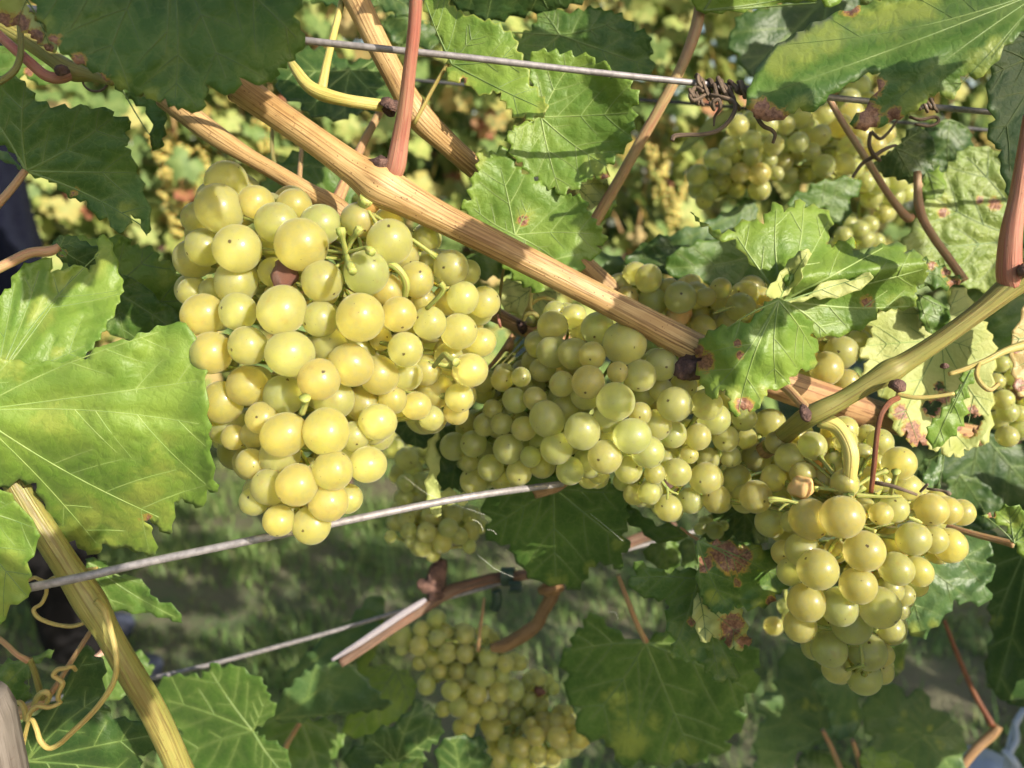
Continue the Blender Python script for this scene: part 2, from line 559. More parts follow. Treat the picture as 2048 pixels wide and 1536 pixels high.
def leaf(parent, z, pts, c, d0, g=(0, 0), mat='leaf', tips=None, yel=(), bro=(), edge=.5, holes=(), teeth=(26, 8), step=None,
         wave=.003, cup=0.0, pucker=.0010, fold=None, vein='vein', vw=1.0, label=None, flip=False, base_yel=0.0, veins=True, fn=None, thick=.00035):
    """A vine leaf: traced outline, own depth plane g (m per 1000 px), waves, quilting between the veins; veins are a mesh child."""
    LEAF_N[0] += 1
    rg = np.random.default_rng(100 + LEAF_N[0])
    pts = Z(z, pts); cx, cy = Z(z, [c])[0][:2]
    s = ZOOM[z][2]
    P2 = np.array([p[:2] for p in pts])
    size = max(np.ptp(P2[:, 0]), np.ptp(P2[:, 1]))
    if step is None:
        step = max(6.5, size / 46)
    ol = toothed(P2, rg, teeth[0], teeth[1], max(4.0, step * .7))
    # drop points that come too close together
    keep = [0]
    for i in range(1, len(ol)):
        if np.linalg.norm(ol[i] - ol[keep[-1]]) > 2.0: keep.append(i)
    ol = ol[keep]
    # primary veins
    rel = P2 - (cx, cy)
    dist = np.linalg.norm(rel, axis=1)
    if tips is None:
        order = np.argsort(-dist); ang = np.arctan2(rel[:, 1], rel[:, 0]); tp = []
        for i in order:
            if dist[i] < 25: continue
            if all(abs((ang[i] - ang[j] + np.pi) % (2 * np.pi) - np.pi) > R(33) for j in tp): tp.append(i)
            if len(tp) >= 5: break
        tips_p = [tuple(P2[i]) for i in tp]
    else:
        tips_p = [q[:2] for q in Z(z, tips)]
    lines = []
    prim = []
    for tx, ty in tips_p:
        prim.append((np.array((cx, cy)), np.array((tx, ty))))

    def seg_d(p, a, b):
        t = np.clip(((p - a) @ (b - a)) / (((b - a) ** 2).sum() + 1e-9), 0, 1)
        return np.linalg.norm(p - a - t[:, None] * (b - a), axis=1)
    for n_pr, (tx, ty) in enumerate(tips_p):
        a = np.array((cx, cy)); b = np.array((tx, ty)); L = np.linalg.norm(b - a)
        if L < 20: continue
        nrm = np.array([-(b - a)[1], (b - a)[0]]) / L
        bow = rg.uniform(-.05, .05) * L
        t = np.linspace(0, .97, 12)[:, None]
        pl = a + (b - a) * t + nrm * bow * np.sin(np.pi * t)
        lines.append((pl, 1.0))
        k = max(3, min(6, int(L / 62)))
        for j in range(k):
            f0 = (j + .7 + rg.uniform(-.15, .15)) / (k + .6)
            i0 = min(10, int(f0 * 12))
            st = pl[i0]
            dirv = (b - a) / L
            for sd in (-1, 1):
                an = R(rg.uniform(42, 56)) * sd
                dv = np.array([dirv[0] * math.cos(an) - dirv[1] * math.sin(an), dirv[0] * math.sin(an) + dirv[1] * math.cos(an)])
                LL = L * (.58 * (1 - .5 * f0)) * rg.uniform(.85, 1.15)
                tt = np.linspace(0, 1, 9)[:, None]
                br = st + dv * LL * tt + dirv * LL * .16 * tt ** 2
                ok = inside(ol, br[:, 0], br[:, 1])
                own = seg_d(br, *prim[n_pr])
                for n_o, pr in enumerate(prim):
                    if n_o != n_pr: ok &= seg_d(br, *pr) > own * .9
                ok[0] = True
                m = 9 if ok.all() else int(np.argmin(ok))
                if m > 3:
                    lines.append((br[:m], .5))
                    if LL > 70:
                        for q in (3, 6):
                            if q < m - 1:
                                an2 = an + R(50) * (1 if rg.random() < .5 else -1)
                                d3 = np.array([dirv[0] * math.cos(an2) - dirv[1] * math.sin(an2), dirv[0] * math.sin(an2) + dirv[1] * math.cos(an2)])
                                b3 = br[q] + d3 * LL * .38 * np.linspace(0, 1, 5)[:, None]
                                o3 = inside(ol, b3[:, 0], b3[:, 1])
                                m3 = 5 if o3.all() else int(np.argmin(o3))
                                if m3 > 2: lines.append((b3[:m3], .26))
    A = np.vstack([l[0][:-1] for l in lines] + [[[cx, cy]]]); B = np.vstack([l[0][1:] for l in lines] + [[[cx + 1, cy]]])
    W = np.concatenate([np.full(len(l[0]) - 1, l[1]) for l in lines] + [[.5]])

    def vein_d(x, y):
        p = np.stack([x, y], -1)
        best = np.full(len(p), 1e9); bw = np.zeros(len(p))
        for i in range(0, len(p), 1500):
            pp = p[i:i + 1500, None, :]
            ab = (B - A)[None]
            t = np.clip(((pp - A[None]) * ab).sum(-1) / ((ab ** 2).sum(-1) + 1e-9), 0, 1)
            dd = np.linalg.norm(pp - (A[None] + ab * t[..., None]), axis=-1)
            dd = dd + (1 - W)[None] * 4
            best[i:i + 1500] = dd.min(1)
        return best
    sm1, sm2 = Smooth(rg, size * .22), Smooth(rg, size * .07)
    maxd = max(dist.max(), 1)

    def depth(x, y, dv=None):
        if dv is None: dv = vein_d(x, y)
        rr = np.hypot(x - cx, y - cy) / maxd
        d = d0 + g[0] * (x - cx) / 1000 + g[1] * (y - cy) / 1000
        d = d + wave * sm1(x, y) * (.35 + .65 * rr) + wave * .35 * sm2(x, y) * rr
        d = d - cup * rr ** 2
        d = d - pucker * (dv ** 2 / (dv ** 2 + 170))
        if fn is not None: d = d + fn(x, y)
        return d
    # interior points
    x0, y0 = ol.min(0); x1, y1 = ol.max(0)
    gx, gy = np.meshgrid(np.arange(x0, x1, step), np.arange(y0, y1, step * .87))
    gx = gx + (np.arange(gx.shape[0]) % 2)[:, None] * step * .5
    gx = gx + rg.uniform(-.18, .18, gx.shape) * step; gy = gy + rg.uniform(-.18, .18, gy.shape) * step
    gx, gy = gx.ravel(), gy.ravel()
    k = inside(ol, gx, gy); gx, gy = gx[k], gy[k]
    bd = np.full(len(gx), 1e9)
    for i in range(0, len(gx), 1500):
        bd[i:i + 1500] = np.sqrt(((gx[i:i + 1500, None] - ol[None, :, 0]) ** 2 + (gy[i:i + 1500, None] - ol[None, :, 1]) ** 2).min(1))
    k = bd > step * .55
    gx, gy = gx[k], gy[k]
    # the veins run through the net of vertices, so that the blade meets them exactly
    vp = []
    for pl, w in lines:
        if w < .3: continue
        L_ = np.concatenate([[0], np.cumsum(np.linalg.norm(np.diff(pl, axis=0), axis=1))])
        m_ = max(2, int(L_[-1] / (step * .8)))
        tt_ = np.linspace(0, L_[-1], m_)
        vp.append(np.stack([np.interp(tt_, L_, pl[:, 0]), np.interp(tt_, L_, pl[:, 1])], -1))
    vp = np.vstack(vp) if vp else np.zeros((0, 2))
    if len(vp):
        vp = vp[inside(ol, vp[:, 0], vp[:, 1])]
        kb = np.array([np.sqrt(((q_ - ol) ** 2).sum(1).min()) for q_ in vp]) > step * .3 if len(vp) else np.zeros(0, bool)
        vp = vp[kb]
        ku = [i for i in range(len(vp)) if i == 0 or np.sqrt(((vp[:i] - vp[i]) ** 2).sum(1).min()) > step * .25]
        vp = vp[ku]
        kk = np.array([np.sqrt(((vp - (a_, b_)) ** 2).sum(1).min()) for a_, b_ in zip(gx, gy)]) > step * .55
        gx, gy = gx[kk], gy[kk]
    allp = np.vstack([ol, vp, np.stack([gx, gy], -1)])
    E = [(i, (i + 1) % len(ol)) for i in range(len(ol))]
    res = delaunay_2d_cdt([Vector(p) for p in allp], E, [], 0, 1e-4)
    vv = np.array([(p.x, p.y) for p in res[0]])
    ff = np.array([f for f in res[2] if len(f) == 3])
    cen = vv[ff].mean(1)
    ok = inside(ol, cen[:, 0], cen[:, 1])
    for h in holes:
        for hx, hy, hr in Z(z, [h]):
            hang = np.arctan2(cen[:, 1] - hy, cen[:, 0] - hx)
            rad = hr * (1 + .28 * np.sin(3 * hang + hx) + .18 * np.sin(7 * hang + hy))
            ok &= np.hypot(cen[:, 0] - hx, cen[:, 1] - hy) > rad
    ff = ff[ok]
    used = np.unique(ff); remap = -np.ones(len(vv), int); remap[used] = np.arange(len(used))
    vv = vv[used]; ff = remap[ff]
    x, y = vv[:, 0], vv[:, 1]
    dv = vein_d(x, y)
    d = depth(x, y, dv)
    co = Pn(x, y, d)
    # orient towards the camera (pixel y runs down)
    e1 = vv[ff[:, 1]] - vv[ff[:, 0]]; e2 = vv[ff[:, 2]] - vv[ff[:, 0]]
    cr = e1[:, 0] * e2[:, 1] - e1[:, 1] * e2[:, 0]
    fl = cr > 0
    if flip: fl = ~fl
    ff[fl] = ff[fl][:, ::-1]
    me = fast_tris('leaf', co, ff, True)
    bd = np.full(len(x), 1e9)
    for i in range(0, len(x), 1500):
        bd[i:i + 1500] = np.sqrt(((x[i:i + 1500, None] - ol[None, :, 0]) ** 2 + (y[i:i + 1500, None] - ol[None, :, 1]) ** 2).min(1))
    tint = np.zeros((len(x), 4), np.float32)
    tint[:, 0] = base_yel
    for q in Z(z, yel):
        r = np.hypot(x - q[0], y - q[1]) / q[2]
        tint[:, 0] = np.maximum(tint[:, 0], np.clip(1.25 - r, 0, 1))
    for q in Z(z, bro):
        if q[2] < 8: continue
        r = np.hypot(x - q[0], y - q[1]) / q[2]
        tint[:, 1] = np.maximum(tint[:, 1], np.clip(1.3 - r, 0, .9))
    for h in Z(z, holes):
        r = np.hypot(x - h[0], y - h[1]) / (h[2] * 1.15)
        tint[:, 1] = np.maximum(tint[:, 1], np.clip(1.5 - r, 0, 1))
    tint[:, 2] = np.clip(1 - bd / 15, 0, 1) * edge
    tint[:, 3] = np.exp(-(dv / 6.0) ** 2)
    ca = me.color_attributes.new('tint', 'FLOAT_COLOR', 'POINT')
    ca.data.foreach_set('color', tint.ravel())
    lay = me.uv_layers.new(name='UVMap')
    k = d0 / F * 100
    uv = np.stack([(x - cx) * k + LEAF_N[0] * 13.7, (y - cy) * k], -1)[ff.ravel()]
    lay.data.foreach_set('uv', uv.astype(np.float32).ravel())
    o = link('leaf', me, M[mat], parent)
    so = o.modifiers.new('thickness', 'SOLIDIFY'); so.thickness = thick; so.offset = -1 if not flip else 1
    if label: o['label'] = label
    if veins:
        V, Q = [], []
        n0 = 0
        for pl, w in lines:
            if w < .3: continue
            L_ = np.concatenate([[0], np.cumsum(np.linalg.norm(np.diff(pl, axis=0), axis=1))])
            tt_ = np.linspace(0, L_[-1], max(4, int(L_[-1] / (step * .8))))
            pl = np.stack([np.interp(tt_, L_, pl[:, 0]), np.interp(tt_, L_, pl[:, 1])], -1)
            tg = np.gradient(pl, axis=0); tg /= np.linalg.norm(tg, axis=1)[:, None] + 1e-9
            nr = np.stack([-tg[:, 1], tg[:, 0]], -1)
            t = np.linspace(0, 1, len(pl))
            wid = (5.6 * w * (1 - .72 * t) + .7) * .5 * vw * (size / 400) ** .5
            hk = np.full(len(pl), 1.0)
            dd = depth(pl[:, 0], pl[:, 1])
            up = -1 if True else 1
            l, r_ = pl + nr * wid[:, None], pl - nr * wid[:, None]
            hgt = wid * d0 / F * .85
            V += [Pn(l[:, 0], l[:, 1], dd + .0001), Pn(pl[:, 0], pl[:, 1], dd - hgt * .8 - .00016), Pn(r_[:, 0], r_[:, 1], dd + .0001)]
            m = len(pl)
            for i in range(m - 1):
                Q += [(n0 + i, n0 + m + i, n0 + m + i + 1, n0 + i + 1), (n0 + m + i, n0 + 2 * m + i, n0 + 2 * m + i + 1, n0 + m + i + 1)]
            n0 += 3 * m
        vm = mesh_np('veins', np.vstack(V), Q)
        link('veins', vm, M[vein], o)
    o['_d'] = d0
    del o['_d']
    return o


# ---- grapes
def grape_meshes():
    import bmesh
    out = []
    for k in range(4):
        bm = bmesh.new()
        bmesh.ops.create_icosphere(bm, subdivisions=4, radius=1)
        rg = np.random.default_rng(50 + k)
        ks = rg.normal(0, 1.1, (5, 3)); ph = rg.uniform(0, 6.28, 5)
        el = (.97, 1.02, 1.06, 1.1)[k]
        for v in bm.verts:
            c = np.array(v.co)
            q = sum(math.sin(float(ks[i] @ c) + ph[i]) for i in range(5)) * .017
            v.co = v.co * (1 + q)
            v.co.z *= el
        me = bpy.data.meshes.new('grape')
        bm.to_mesh(me); bm.free()
        me.polygons.foreach_set('use_smooth', [True] * len(me.polygons))
        out.append(me)
    return out


GM = {}
for key in ('grape', 'grape_gold', 'grape_green'):
    GM[key] = grape_meshes()
    for me in GM[key]: me.materials.append(M[key])


def small_sphere(mat, sub=2, rough=.0, seed=0):
    import bmesh
    bm = bmesh.new(); bmesh.ops.create_icosphere(bm, subdivisions=sub, radius=1)
    rg = np.random.default_rng(seed)
    sm = [Smooth(rg, .45) for _ in range(2)]
    for v in bm.verts:
        v.co *= 1 + rough * float(sm[0](v.co.x + v.co.z * .7, v.co.y) + .5 * sm[1](v.co.z * 2, v.co.x * 2 + v.co.y))
    me = bpy.data.meshes.new('berry'); bm.to_mesh(me); bm.free()
    me.polygons.foreach_set('use_smooth', [True] * len(me.polygons))
    me.materials.append(M[mat])
    return me


RAISIN = small_sphere('raisin', 3, .16, 3)
PINKISH = small_sphere('pinkish', 3, .12, 9)


def bunch(label, lists, ctr, filler=40, rfill=30, mats=('grape',), stalk=None, extra_stalk=(), pole_seed=1, fdepth=.012, raisins=(), group='grape bunches hanging on the vine', squash=.83, relief=.018):
    """lists: [(zoom, base function or (d0, cx, cy, rx, ry, depth), [(x,y,r), ...])], written front to back; each grape is seated on the ones before it."""
    rg = np.random.default_rng(pole_seed)
    cx, cy, cd = ctr
    root = empty('grape_bunch', P(cx, cy, cd), label, 'grape bunch', group)
    C, Rr, spec = [], [], []

    def seat(px, py, rp, d):
        v1 = np.array(Pn(px, py, 1.0)) - np.array(CAM)
        for _ in range(220):
            c = np.array(CAM) + v1 * d
            r = rp * d / F
            if not C: return d, c, r
            dist = np.linalg.norm(np.array(C) - c, axis=1)
            if (dist >= squash * (np.array(Rr) + r)).all(): return d, c, r
            d += .0007
        return d, c, r
    allpx = []
    for z, base, items in lists:
        for n_it, it in enumerate(items):
            x, y, r = Z(z, [it[:3]])[0]
            kind = it[3] if len(it) > 3 else None
            b = base(x, y) if callable(base) else base[0] + base[5] * (((x - base[1]) / base[3]) ** 2 + ((y - base[2]) / base[4]) ** 2)
            if isinstance(kind, float): b += kind; kind = None
            d, c, rr = seat(x, y, r, b + n_it * relief / max(40, len(items)))
            C.append(c); Rr.append(rr); spec.append((kind, True)); allpx.append((x, y, r, d))
    ap = np.array(allpx)
    tries = 0; made = 0
    while made < filler and tries < filler * 30:
        tries += 1
        i = rg.integers(len(ap))
        a, q = rg.uniform(0, 6.28), rg.uniform(0, 1.0)
        x, y = ap[i, 0] + math.cos(a) * ap[i, 2] * q * 1.1, ap[i, 1] + math.sin(a) * ap[i, 2] * q * 1.1
        rp = rfill * rg.uniform(.8, 1.1)
        # the whole disc has to lie behind grapes that are in view
        ang = np.linspace(0, 6.28, 10)
        ex, ey = x + np.cos(ang) * rp * .9, y + np.sin(ang) * rp * .9
        cov = (np.hypot(ex[:, None] - ap[None, :, 0], ey[:, None] - ap[None, :, 1]) < ap[None, :, 2] * 1.2).any(1)
        if cov.mean() < .75: continue
        near = np.hypot(ap[:, 0] - x, ap[:, 1] - y) < ap[:, 2] + rp
        d, c, rr = seat(x, y, rp, ap[near, 3].max() + fdepth * rg.uniform(.2, 1))
        if d > ap[near, 3].max() + .06: continue
        C.append(c); Rr.append(rr); spec.append((None, False)); made += 1
    C = np.array(C)
    for i, (c, r) in enumerate(zip(C, Rr)):
        kind, front = spec[i]
        mk = mats[int(rg.integers(len(mats)))]
        me = GM[mk][int(rg.integers(4))]
        if kind == 'raisin': me = RAISIN
        if kind == 'pink': me = PINKISH
        if kind in ('grape_gold', 'grape_green', 'grape'): me = GM[kind][int(rg.integers(4))]
        o = bpy.data.objects.new('grape', me)
        col.objects.link(o)
        tocam = (CAM - Vector(c)).normalized()
        tl = R(rg.uniform(12, 78)); az = rg.uniform(0, 6.28)
        ax = tocam.orthogonal().normalized()
        ax.rotate(Matrix.Rotation(az, 3, tocam))
        pole = tocam.copy(); pole.rotate(Matrix.Rotation(tl, 3, ax))
        qt = pole.to_track_quat('Z', 'Y')
        o.rotation_euler = (qt.to_matrix() @ Matrix.Rotation(rg.uniform(0, 6.28), 3, 'Z')).to_euler()
        s = r
        o.scale = (s, s, s) if kind not in ('raisin', 'pink') else (s, s * .85, s * .8)
        o.parent = root
        o.location = Vector(c) - root.location
        if kind == 'raisin': o['label'] = 'shrivelled purple brown grape'
        if kind == 'pink': o['label'] = 'wrinkled pinkish grape'
    # stalk: main axis and a pedicel for each grape
    geos = []
    ax = np.array([Pn(p[0], p[1], p[2]) for p in stalk]) if stalk else np.array([C.mean(0), C.mean(0) + .01])
    axs = catmull(ax, 6)
    w = [p[3] if len(p) > 3 else 10 for p in stalk] if stalk else [10, 10]
    rads = np.interp(np.linspace(0, 1, len(axs)), np.linspace(0, 1, len(w)), [a * .5 * s_[2] / F for a, s_ in zip(w, stalk)] if stalk else [.001, .001])
    geos.append(tube_geo(axs, rads, 10, .03))
    for i, c in enumerate(C):
        j = int(np.argmin(np.linalg.norm(axs - c, axis=1)))
        tgt = axs[j]
        v = tgt - c; L = np.linalg.norm(v)
        if L < Rr[i] * 1.05: continue
        mid = c + v * .5 + rg.normal(0, .0012, 3)
        pl = catmull(np.array([c + v / L * Rr[i] * .96, mid, tgt]), 3)
        rr_ = np.linspace(.0009, .0006, len(pl)); rr_[0] = .0014
        geos.append(tube_geo(pl, rr_, 6, 0))
    for pts in extra_stalk:
        geos.append(stem_geo(pts, 5, 8, .03))
    so = link('stalk', geo_mesh('stalk', geos), M['stalk_green'], root)
    return root


M['stalk_green'] = stem_mat('grape_stalk_skin', (.26, .32, .07), (.36, .38, .11), (.22, .17, .05), 6, .5, .5, sss=.3)


# ================================================================== ground, grass, sky, next row
def ground():
    t = NT('ground_turf')
    oc = t.new('TexCoord').outputs['Object']
    n1 = t.noise(oc, 3.0, 5, .6); n2 = t.noise(oc, 45, 5, .65)
    base = t.mix(t.ramp(n1, .35, .65), (.065, .115, .04), (.14, .13, .08))
    base = t.mix(t.ramp(n2, .4, .7), base, (.13, .115, .075))
    b = t.new('BsdfPrincipled', Base__Color=base, Roughness=.95, Normal=t.bump(n2, .8, .02))
    m = t.done(b.outputs[0])
    n = 60
    xs = np.concatenate([[-150], np.linspace(-6, 6, n), [150]]); ys = np.concatenate([[-60], np.linspace(-1, 9, n), [300]])
    X, Y = np.meshgrid(xs, ys)
    sm = Smooth(np.random.default_rng(2), .5)
    Zz = .012 * sm(X, Y) * (np.abs(X) < 6)
    v = np.stack([X, Y, Zz], -1).reshape(-1, 3)
    w = len(xs)
    i = (np.arange(len(ys) - 1)[:, None] * w + np.arange(w - 1)[None]).ravel()
    f = np.stack([i, i + 1, i + w + 1, i + w], -1)
    o = link('ground', fast_tris('ground', v, f, True), m)
    tag(o, 'rough grassy ground between the vine rows', 'ground', kind='structure')
    # grass blades
    rg = np.random.default_rng(5)
    N = 120000
    y = rg.uniform(.75, 4.6, N); x = rg.uniform(-1, 1, N) * (.75 + y * .75)
    clump = sm(x * 3.1 + 5, y * 3.1) + .8 * sm(x * 9, y * 9 + 3)
    keep = clump > rg.uniform(-1.6, .9, N)
    x, y, clump = x[keep], y[keep], clump[keep]
    N = len(x)
    hgt = rg.uniform(.022, .075, N) * (1 + .35 * np.clip(clump, -1, 1.5)); az = rg.uniform(0, 6.28, N); ln = rg.uniform(.2, 1.1, N)
    wid = rg.uniform(.001, .0028, N)
    dx, dy = np.cos(az), np.sin(az)
    px, py = -dy, dx
    V = np.zeros((N, 5, 3))
    zb = .012 * sm(x, y) * (np.abs(x) < 6) - .004
    for k, (t_, wf) in enumerate(((0, 1), (0, -1), (.55, .8), (.55, -.8), (1, 0))):
        bend = ln * t_ ** 1.8 * hgt
        V[:, k, 0] = x + dx * bend + px * wid * wf; V[:, k, 1] = y + dy * bend + py * wid * wf
        V[:, k, 2] = zb + hgt * t_ * (1 - .35 * ln * t_)
    b0 = np.arange(N)[:, None] * 5
    Fc = np.concatenate([b0 + [[0, 1, 3]], b0 + [[0, 3, 2]], b0 + [[2, 3, 4]]])
    me = fast_tris('grass', V.reshape(-1, 3), Fc, True)
    g = NT('grass_blades')
    at = g.new('Attribute', _attribute_name='shade')
    base = g.mix(at.outputs['Fac'], (.105, .215, .05), (.32, .35, .13))
    bb = g.new('BsdfPrincipled', Base__Color=base, Roughness=.6)
    tr = g.new('BsdfTranslucent', Color=base)
    mx = g.new('MixShader'); g.set(mx, 'i0', .3); g.set(mx, 'i1', bb.outputs[0]); g.set(mx, 'i2', tr.outputs[0])
    gm = g.done(mx.outputs[0])
    a = me.attributes.new('shade', 'FLOAT', 'POINT')
    dry = np.clip(rg.beta(1.1, 2.6, N) + .25 * (sm(x * 2, y * 2) > .8), 0, 1)
    a.data.foreach_set('value', np.repeat(dry, 5).astype(np.float32))
    o = link('grass', me, gm)
    tag(o, 'short green and straw coloured grass in the lane behind the vine', 'grass', kind='stuff')


ground()


def bg_leaf_mesh(seed, cupk=.2, rings=3):
    """five-lobed leaf, 10 cm wide, about a hundred faces"""
    rg = np.random.default_rng(seed)
    lob = [(90, 1.0), (38, .92), (142, .92), (-18, .75), (198, .75)]
    th = np.linspace(-65, 245, 49)
    rr = []
    for k, a in enumerate(th):
        r = max(l * math.exp(-((a - c) / 25.0) ** 2) for c, l in lob)
        r = .58 + .42 * r
        r *= 1.0 + (.07 if k % 2 else -.06) * rg.uniform(.5, 1.5)
        rr.append(r)
    rr = np.array(rr) * .055
    ths = np.radians(th)
    V = [(0, 0, 0)]; Fc = []
    sm = Smooth(rg, .02)
    for q in range(1, rings + 1):
        f = q / rings
        for a, r in zip(ths, rr):
            x, y = math.cos(a) * r * f, math.sin(a) * r * f
            V.append((x, y, float(sm(x, y)) * .006 * f - cupk * (x * x + y * y) / .055 + abs(x) * .15))
    n = len(th)
    for k in range(n - 1):
        Fc.append((0, 1 + k, 2 + k))
        for q in range(rings - 1):
            o = 1 + q * n
            Fc += [(o + k, o + n + k, o + n + k + 1), (o + k, o + n + k + 1, o + k + 1)]
    me = fast_tris('leaf', np.array(V), np.array(Fc), True)
    lay = me.uv_layers.new(name='UVMap')
    vi = np.empty(len(me.loops), np.int32); me.loops.foreach_get('vertex_index', vi)
    lay.data.foreach_set('uv', (np.array(V)[vi][:, :2] * 100).astype(np.float32).ravel())
    return me


def bg_mat(name, c1, c2, tr=.35):
    t = NT(name)
    uv = t.new('UVMap').outputs[0]
    rnd = t.new('ObjectInfo').outputs['Random']
    va = t.new('VectorMath', _operation='ADD'); t.set(va, 'i0', uv)
    t.set(va, 'i1', t.new('CombineXYZ', X=t.math('MULTIPLY', rnd, 90.0), Y=t.math('MULTIPLY', rnd, 31.0)).outputs[0])
    n = t.noise(va.outputs[0], .45, 4, .6)
    base = t.mix(t.ramp(n, .35, .62), c1, c2)
    # the midrib and four veins
    sp = t.new('SeparateXYZ'); t.set(sp, 'Vector', uv)
    ang = t.math('ARCTAN2', sp.outputs[1], sp.outputs[0])
    w = t.math('ABSOLUTE', t.math('SINE', t.math('MULTIPLY', t.math('SUBTRACT', ang, 1.571), 3.3)))
    base = t.mix(t.math('MULTIPLY', t.ramp(w, .12, .0), .35), base, (.34, .36, .13))
    b = t.new('BsdfPrincipled', Base__Color=base, Roughness=.6, Normal=t.bump(t.noise(va.outputs[0], 2, 4), .5, .003))
    tl = t.new('BsdfTranslucent', Color=base)
    mx = t.new('MixShader'); t.set(mx, 'i0', tr); t.set(mx, 'i1', b.outputs[0]); t.set(mx, 'i2', tl.outputs[0])
    return t.done(mx.outputs[0])


BGM = [bg_mat('row_leaf_green', (.11, .19, .05), (.19, .27, .08)), bg_mat('row_leaf_light', (.26, .34, .085), (.38, .40, .12)),
       bg_mat('row_leaf_yellow', (.44, .38, .11), (.36, .38, .12)), bg_mat('row_leaf_red', (.30, .075, .055), (.36, .20, .08)),
       bg_mat('row_leaf_gold', (.42, .29, .11), (.45, .36, .15)), bg_mat('row_leaf_mottled', (.10, .15, .035), (.42, .30, .08))]
BG_W = [.38, .34, .10, .03, .05, .10]
BGL = {}
for mi, m in enumerate(BGM):
    for k in range(3):
        me = bg_leaf_mesh(20 + k, .15 + .1 * k); me.materials.append(m); BGL[mi, k] = me


def leaf_rot(rg, bias):
    """a leaf hangs with its tip down and its face out towards the light"""
    n = Vector(bias) + Vector(rg.normal(0, .45, 3)); n.normalize()
    tip = Vector((rg.normal(0, .5), rg.normal(0, .3), -1)); tip = (tip - n * tip.dot(n)).normalized()
    x = tip.cross(n).normalized()
    return Matrix((x, tip, n)).transposed()


def joined_leaves(name, parent, spots, rg, bias, mats, wts, seed, scale=(.7, 1.15)):
    V, Fc, MI, UV = [], [], [], []
    base = [bg_leaf_mesh(40 + k, .2, 1) for k in range(3)]
    arr = []
    for me in base:
        v = np.empty(len(me.vertices) * 3); me.vertices.foreach_get('co', v); v = v.reshape(-1, 3)
        f = np.empty(len(me.loops), np.int32); me.loops.foreach_get('vertex_index', f)
        arr.append((v, f.reshape(-1, 3)))
    o = 0
    for p in spots:
        v, f = arr[int(rg.integers(3))]
        rot = np.array(leaf_rot(rg, bias)); s = rg.uniform(*scale)
        V.append((v * s) @ rot.T + p); Fc.append(f + o); o += len(v)
        MI.append(np.full(len(f), rg.choice(len(mats), p=wts))); UV.append((v[f.ravel()][:, :2] * 100))
    me = fast_tris(name, np.vstack(V), np.vstack(Fc), True)
    for m in mats: me.materials.append(m)
    me.polygons.foreach_set('material_index', np.concatenate(MI).astype(np.int32))
    me.uv_layers.new(name='UVMap').data.foreach_set('uv', np.vstack(UV).astype(np.float32).ravel())
    ob = link(name, me, None, parent)
    ob['kind'] = 'stuff'
    return ob


def wtube(pts, r, sides=10, n=5, ridges=.05, seed=0):
    q = catmull(np.array([list(p) + [rad] for p, rad in zip(pts, r)]), n)
    return tube_geo(q[:, :3], q[:, 3], sides, ridges, seed)


BERRY = small_sphere('grape_gold', 2)
bvert = np.empty(len(BERRY.vertices) * 3); BERRY.vertices.foreach_get('co', bvert); bvert = bvert.reshape(-1, 3)
bface = np.empty(len(BERRY.loops), np.int32); BERRY.loops.foreach_get('vertex_index', bface); bface = bface.reshape(-1, 3)


def far_bunch(p, seed, label, L=.15, w=.045):
    rg = np.random.default_rng(seed)
    V, Fc = [], []
    for k in range(60):
        f = rg.random(); a = rg.uniform(0, 6.28); r = w * (1 - .75 * f) * rg.uniform(.7, 1)
        V.append(bvert * rg.uniform(.0065, .0085) + np.array((math.cos(a) * r, math.sin(a) * r, -f * L))); Fc.append(bface + k * len(bvert))
    me = fast_tris('grape_bunch', np.vstack(V), np.vstack(Fc), True)
    me.materials.append(M['row_grape'])
    o = bpy.data.objects.new('grape_bunch', me); col.objects.link(o); o.location = p
    tag(o, label, 'grape bunch', 'blurred golden bunches in the row behind')


M['row_grape'] = plain_mat('far_grape_skin', (.40, .33, .08), (.50, .42, .13), 60, .4, sss=.4)


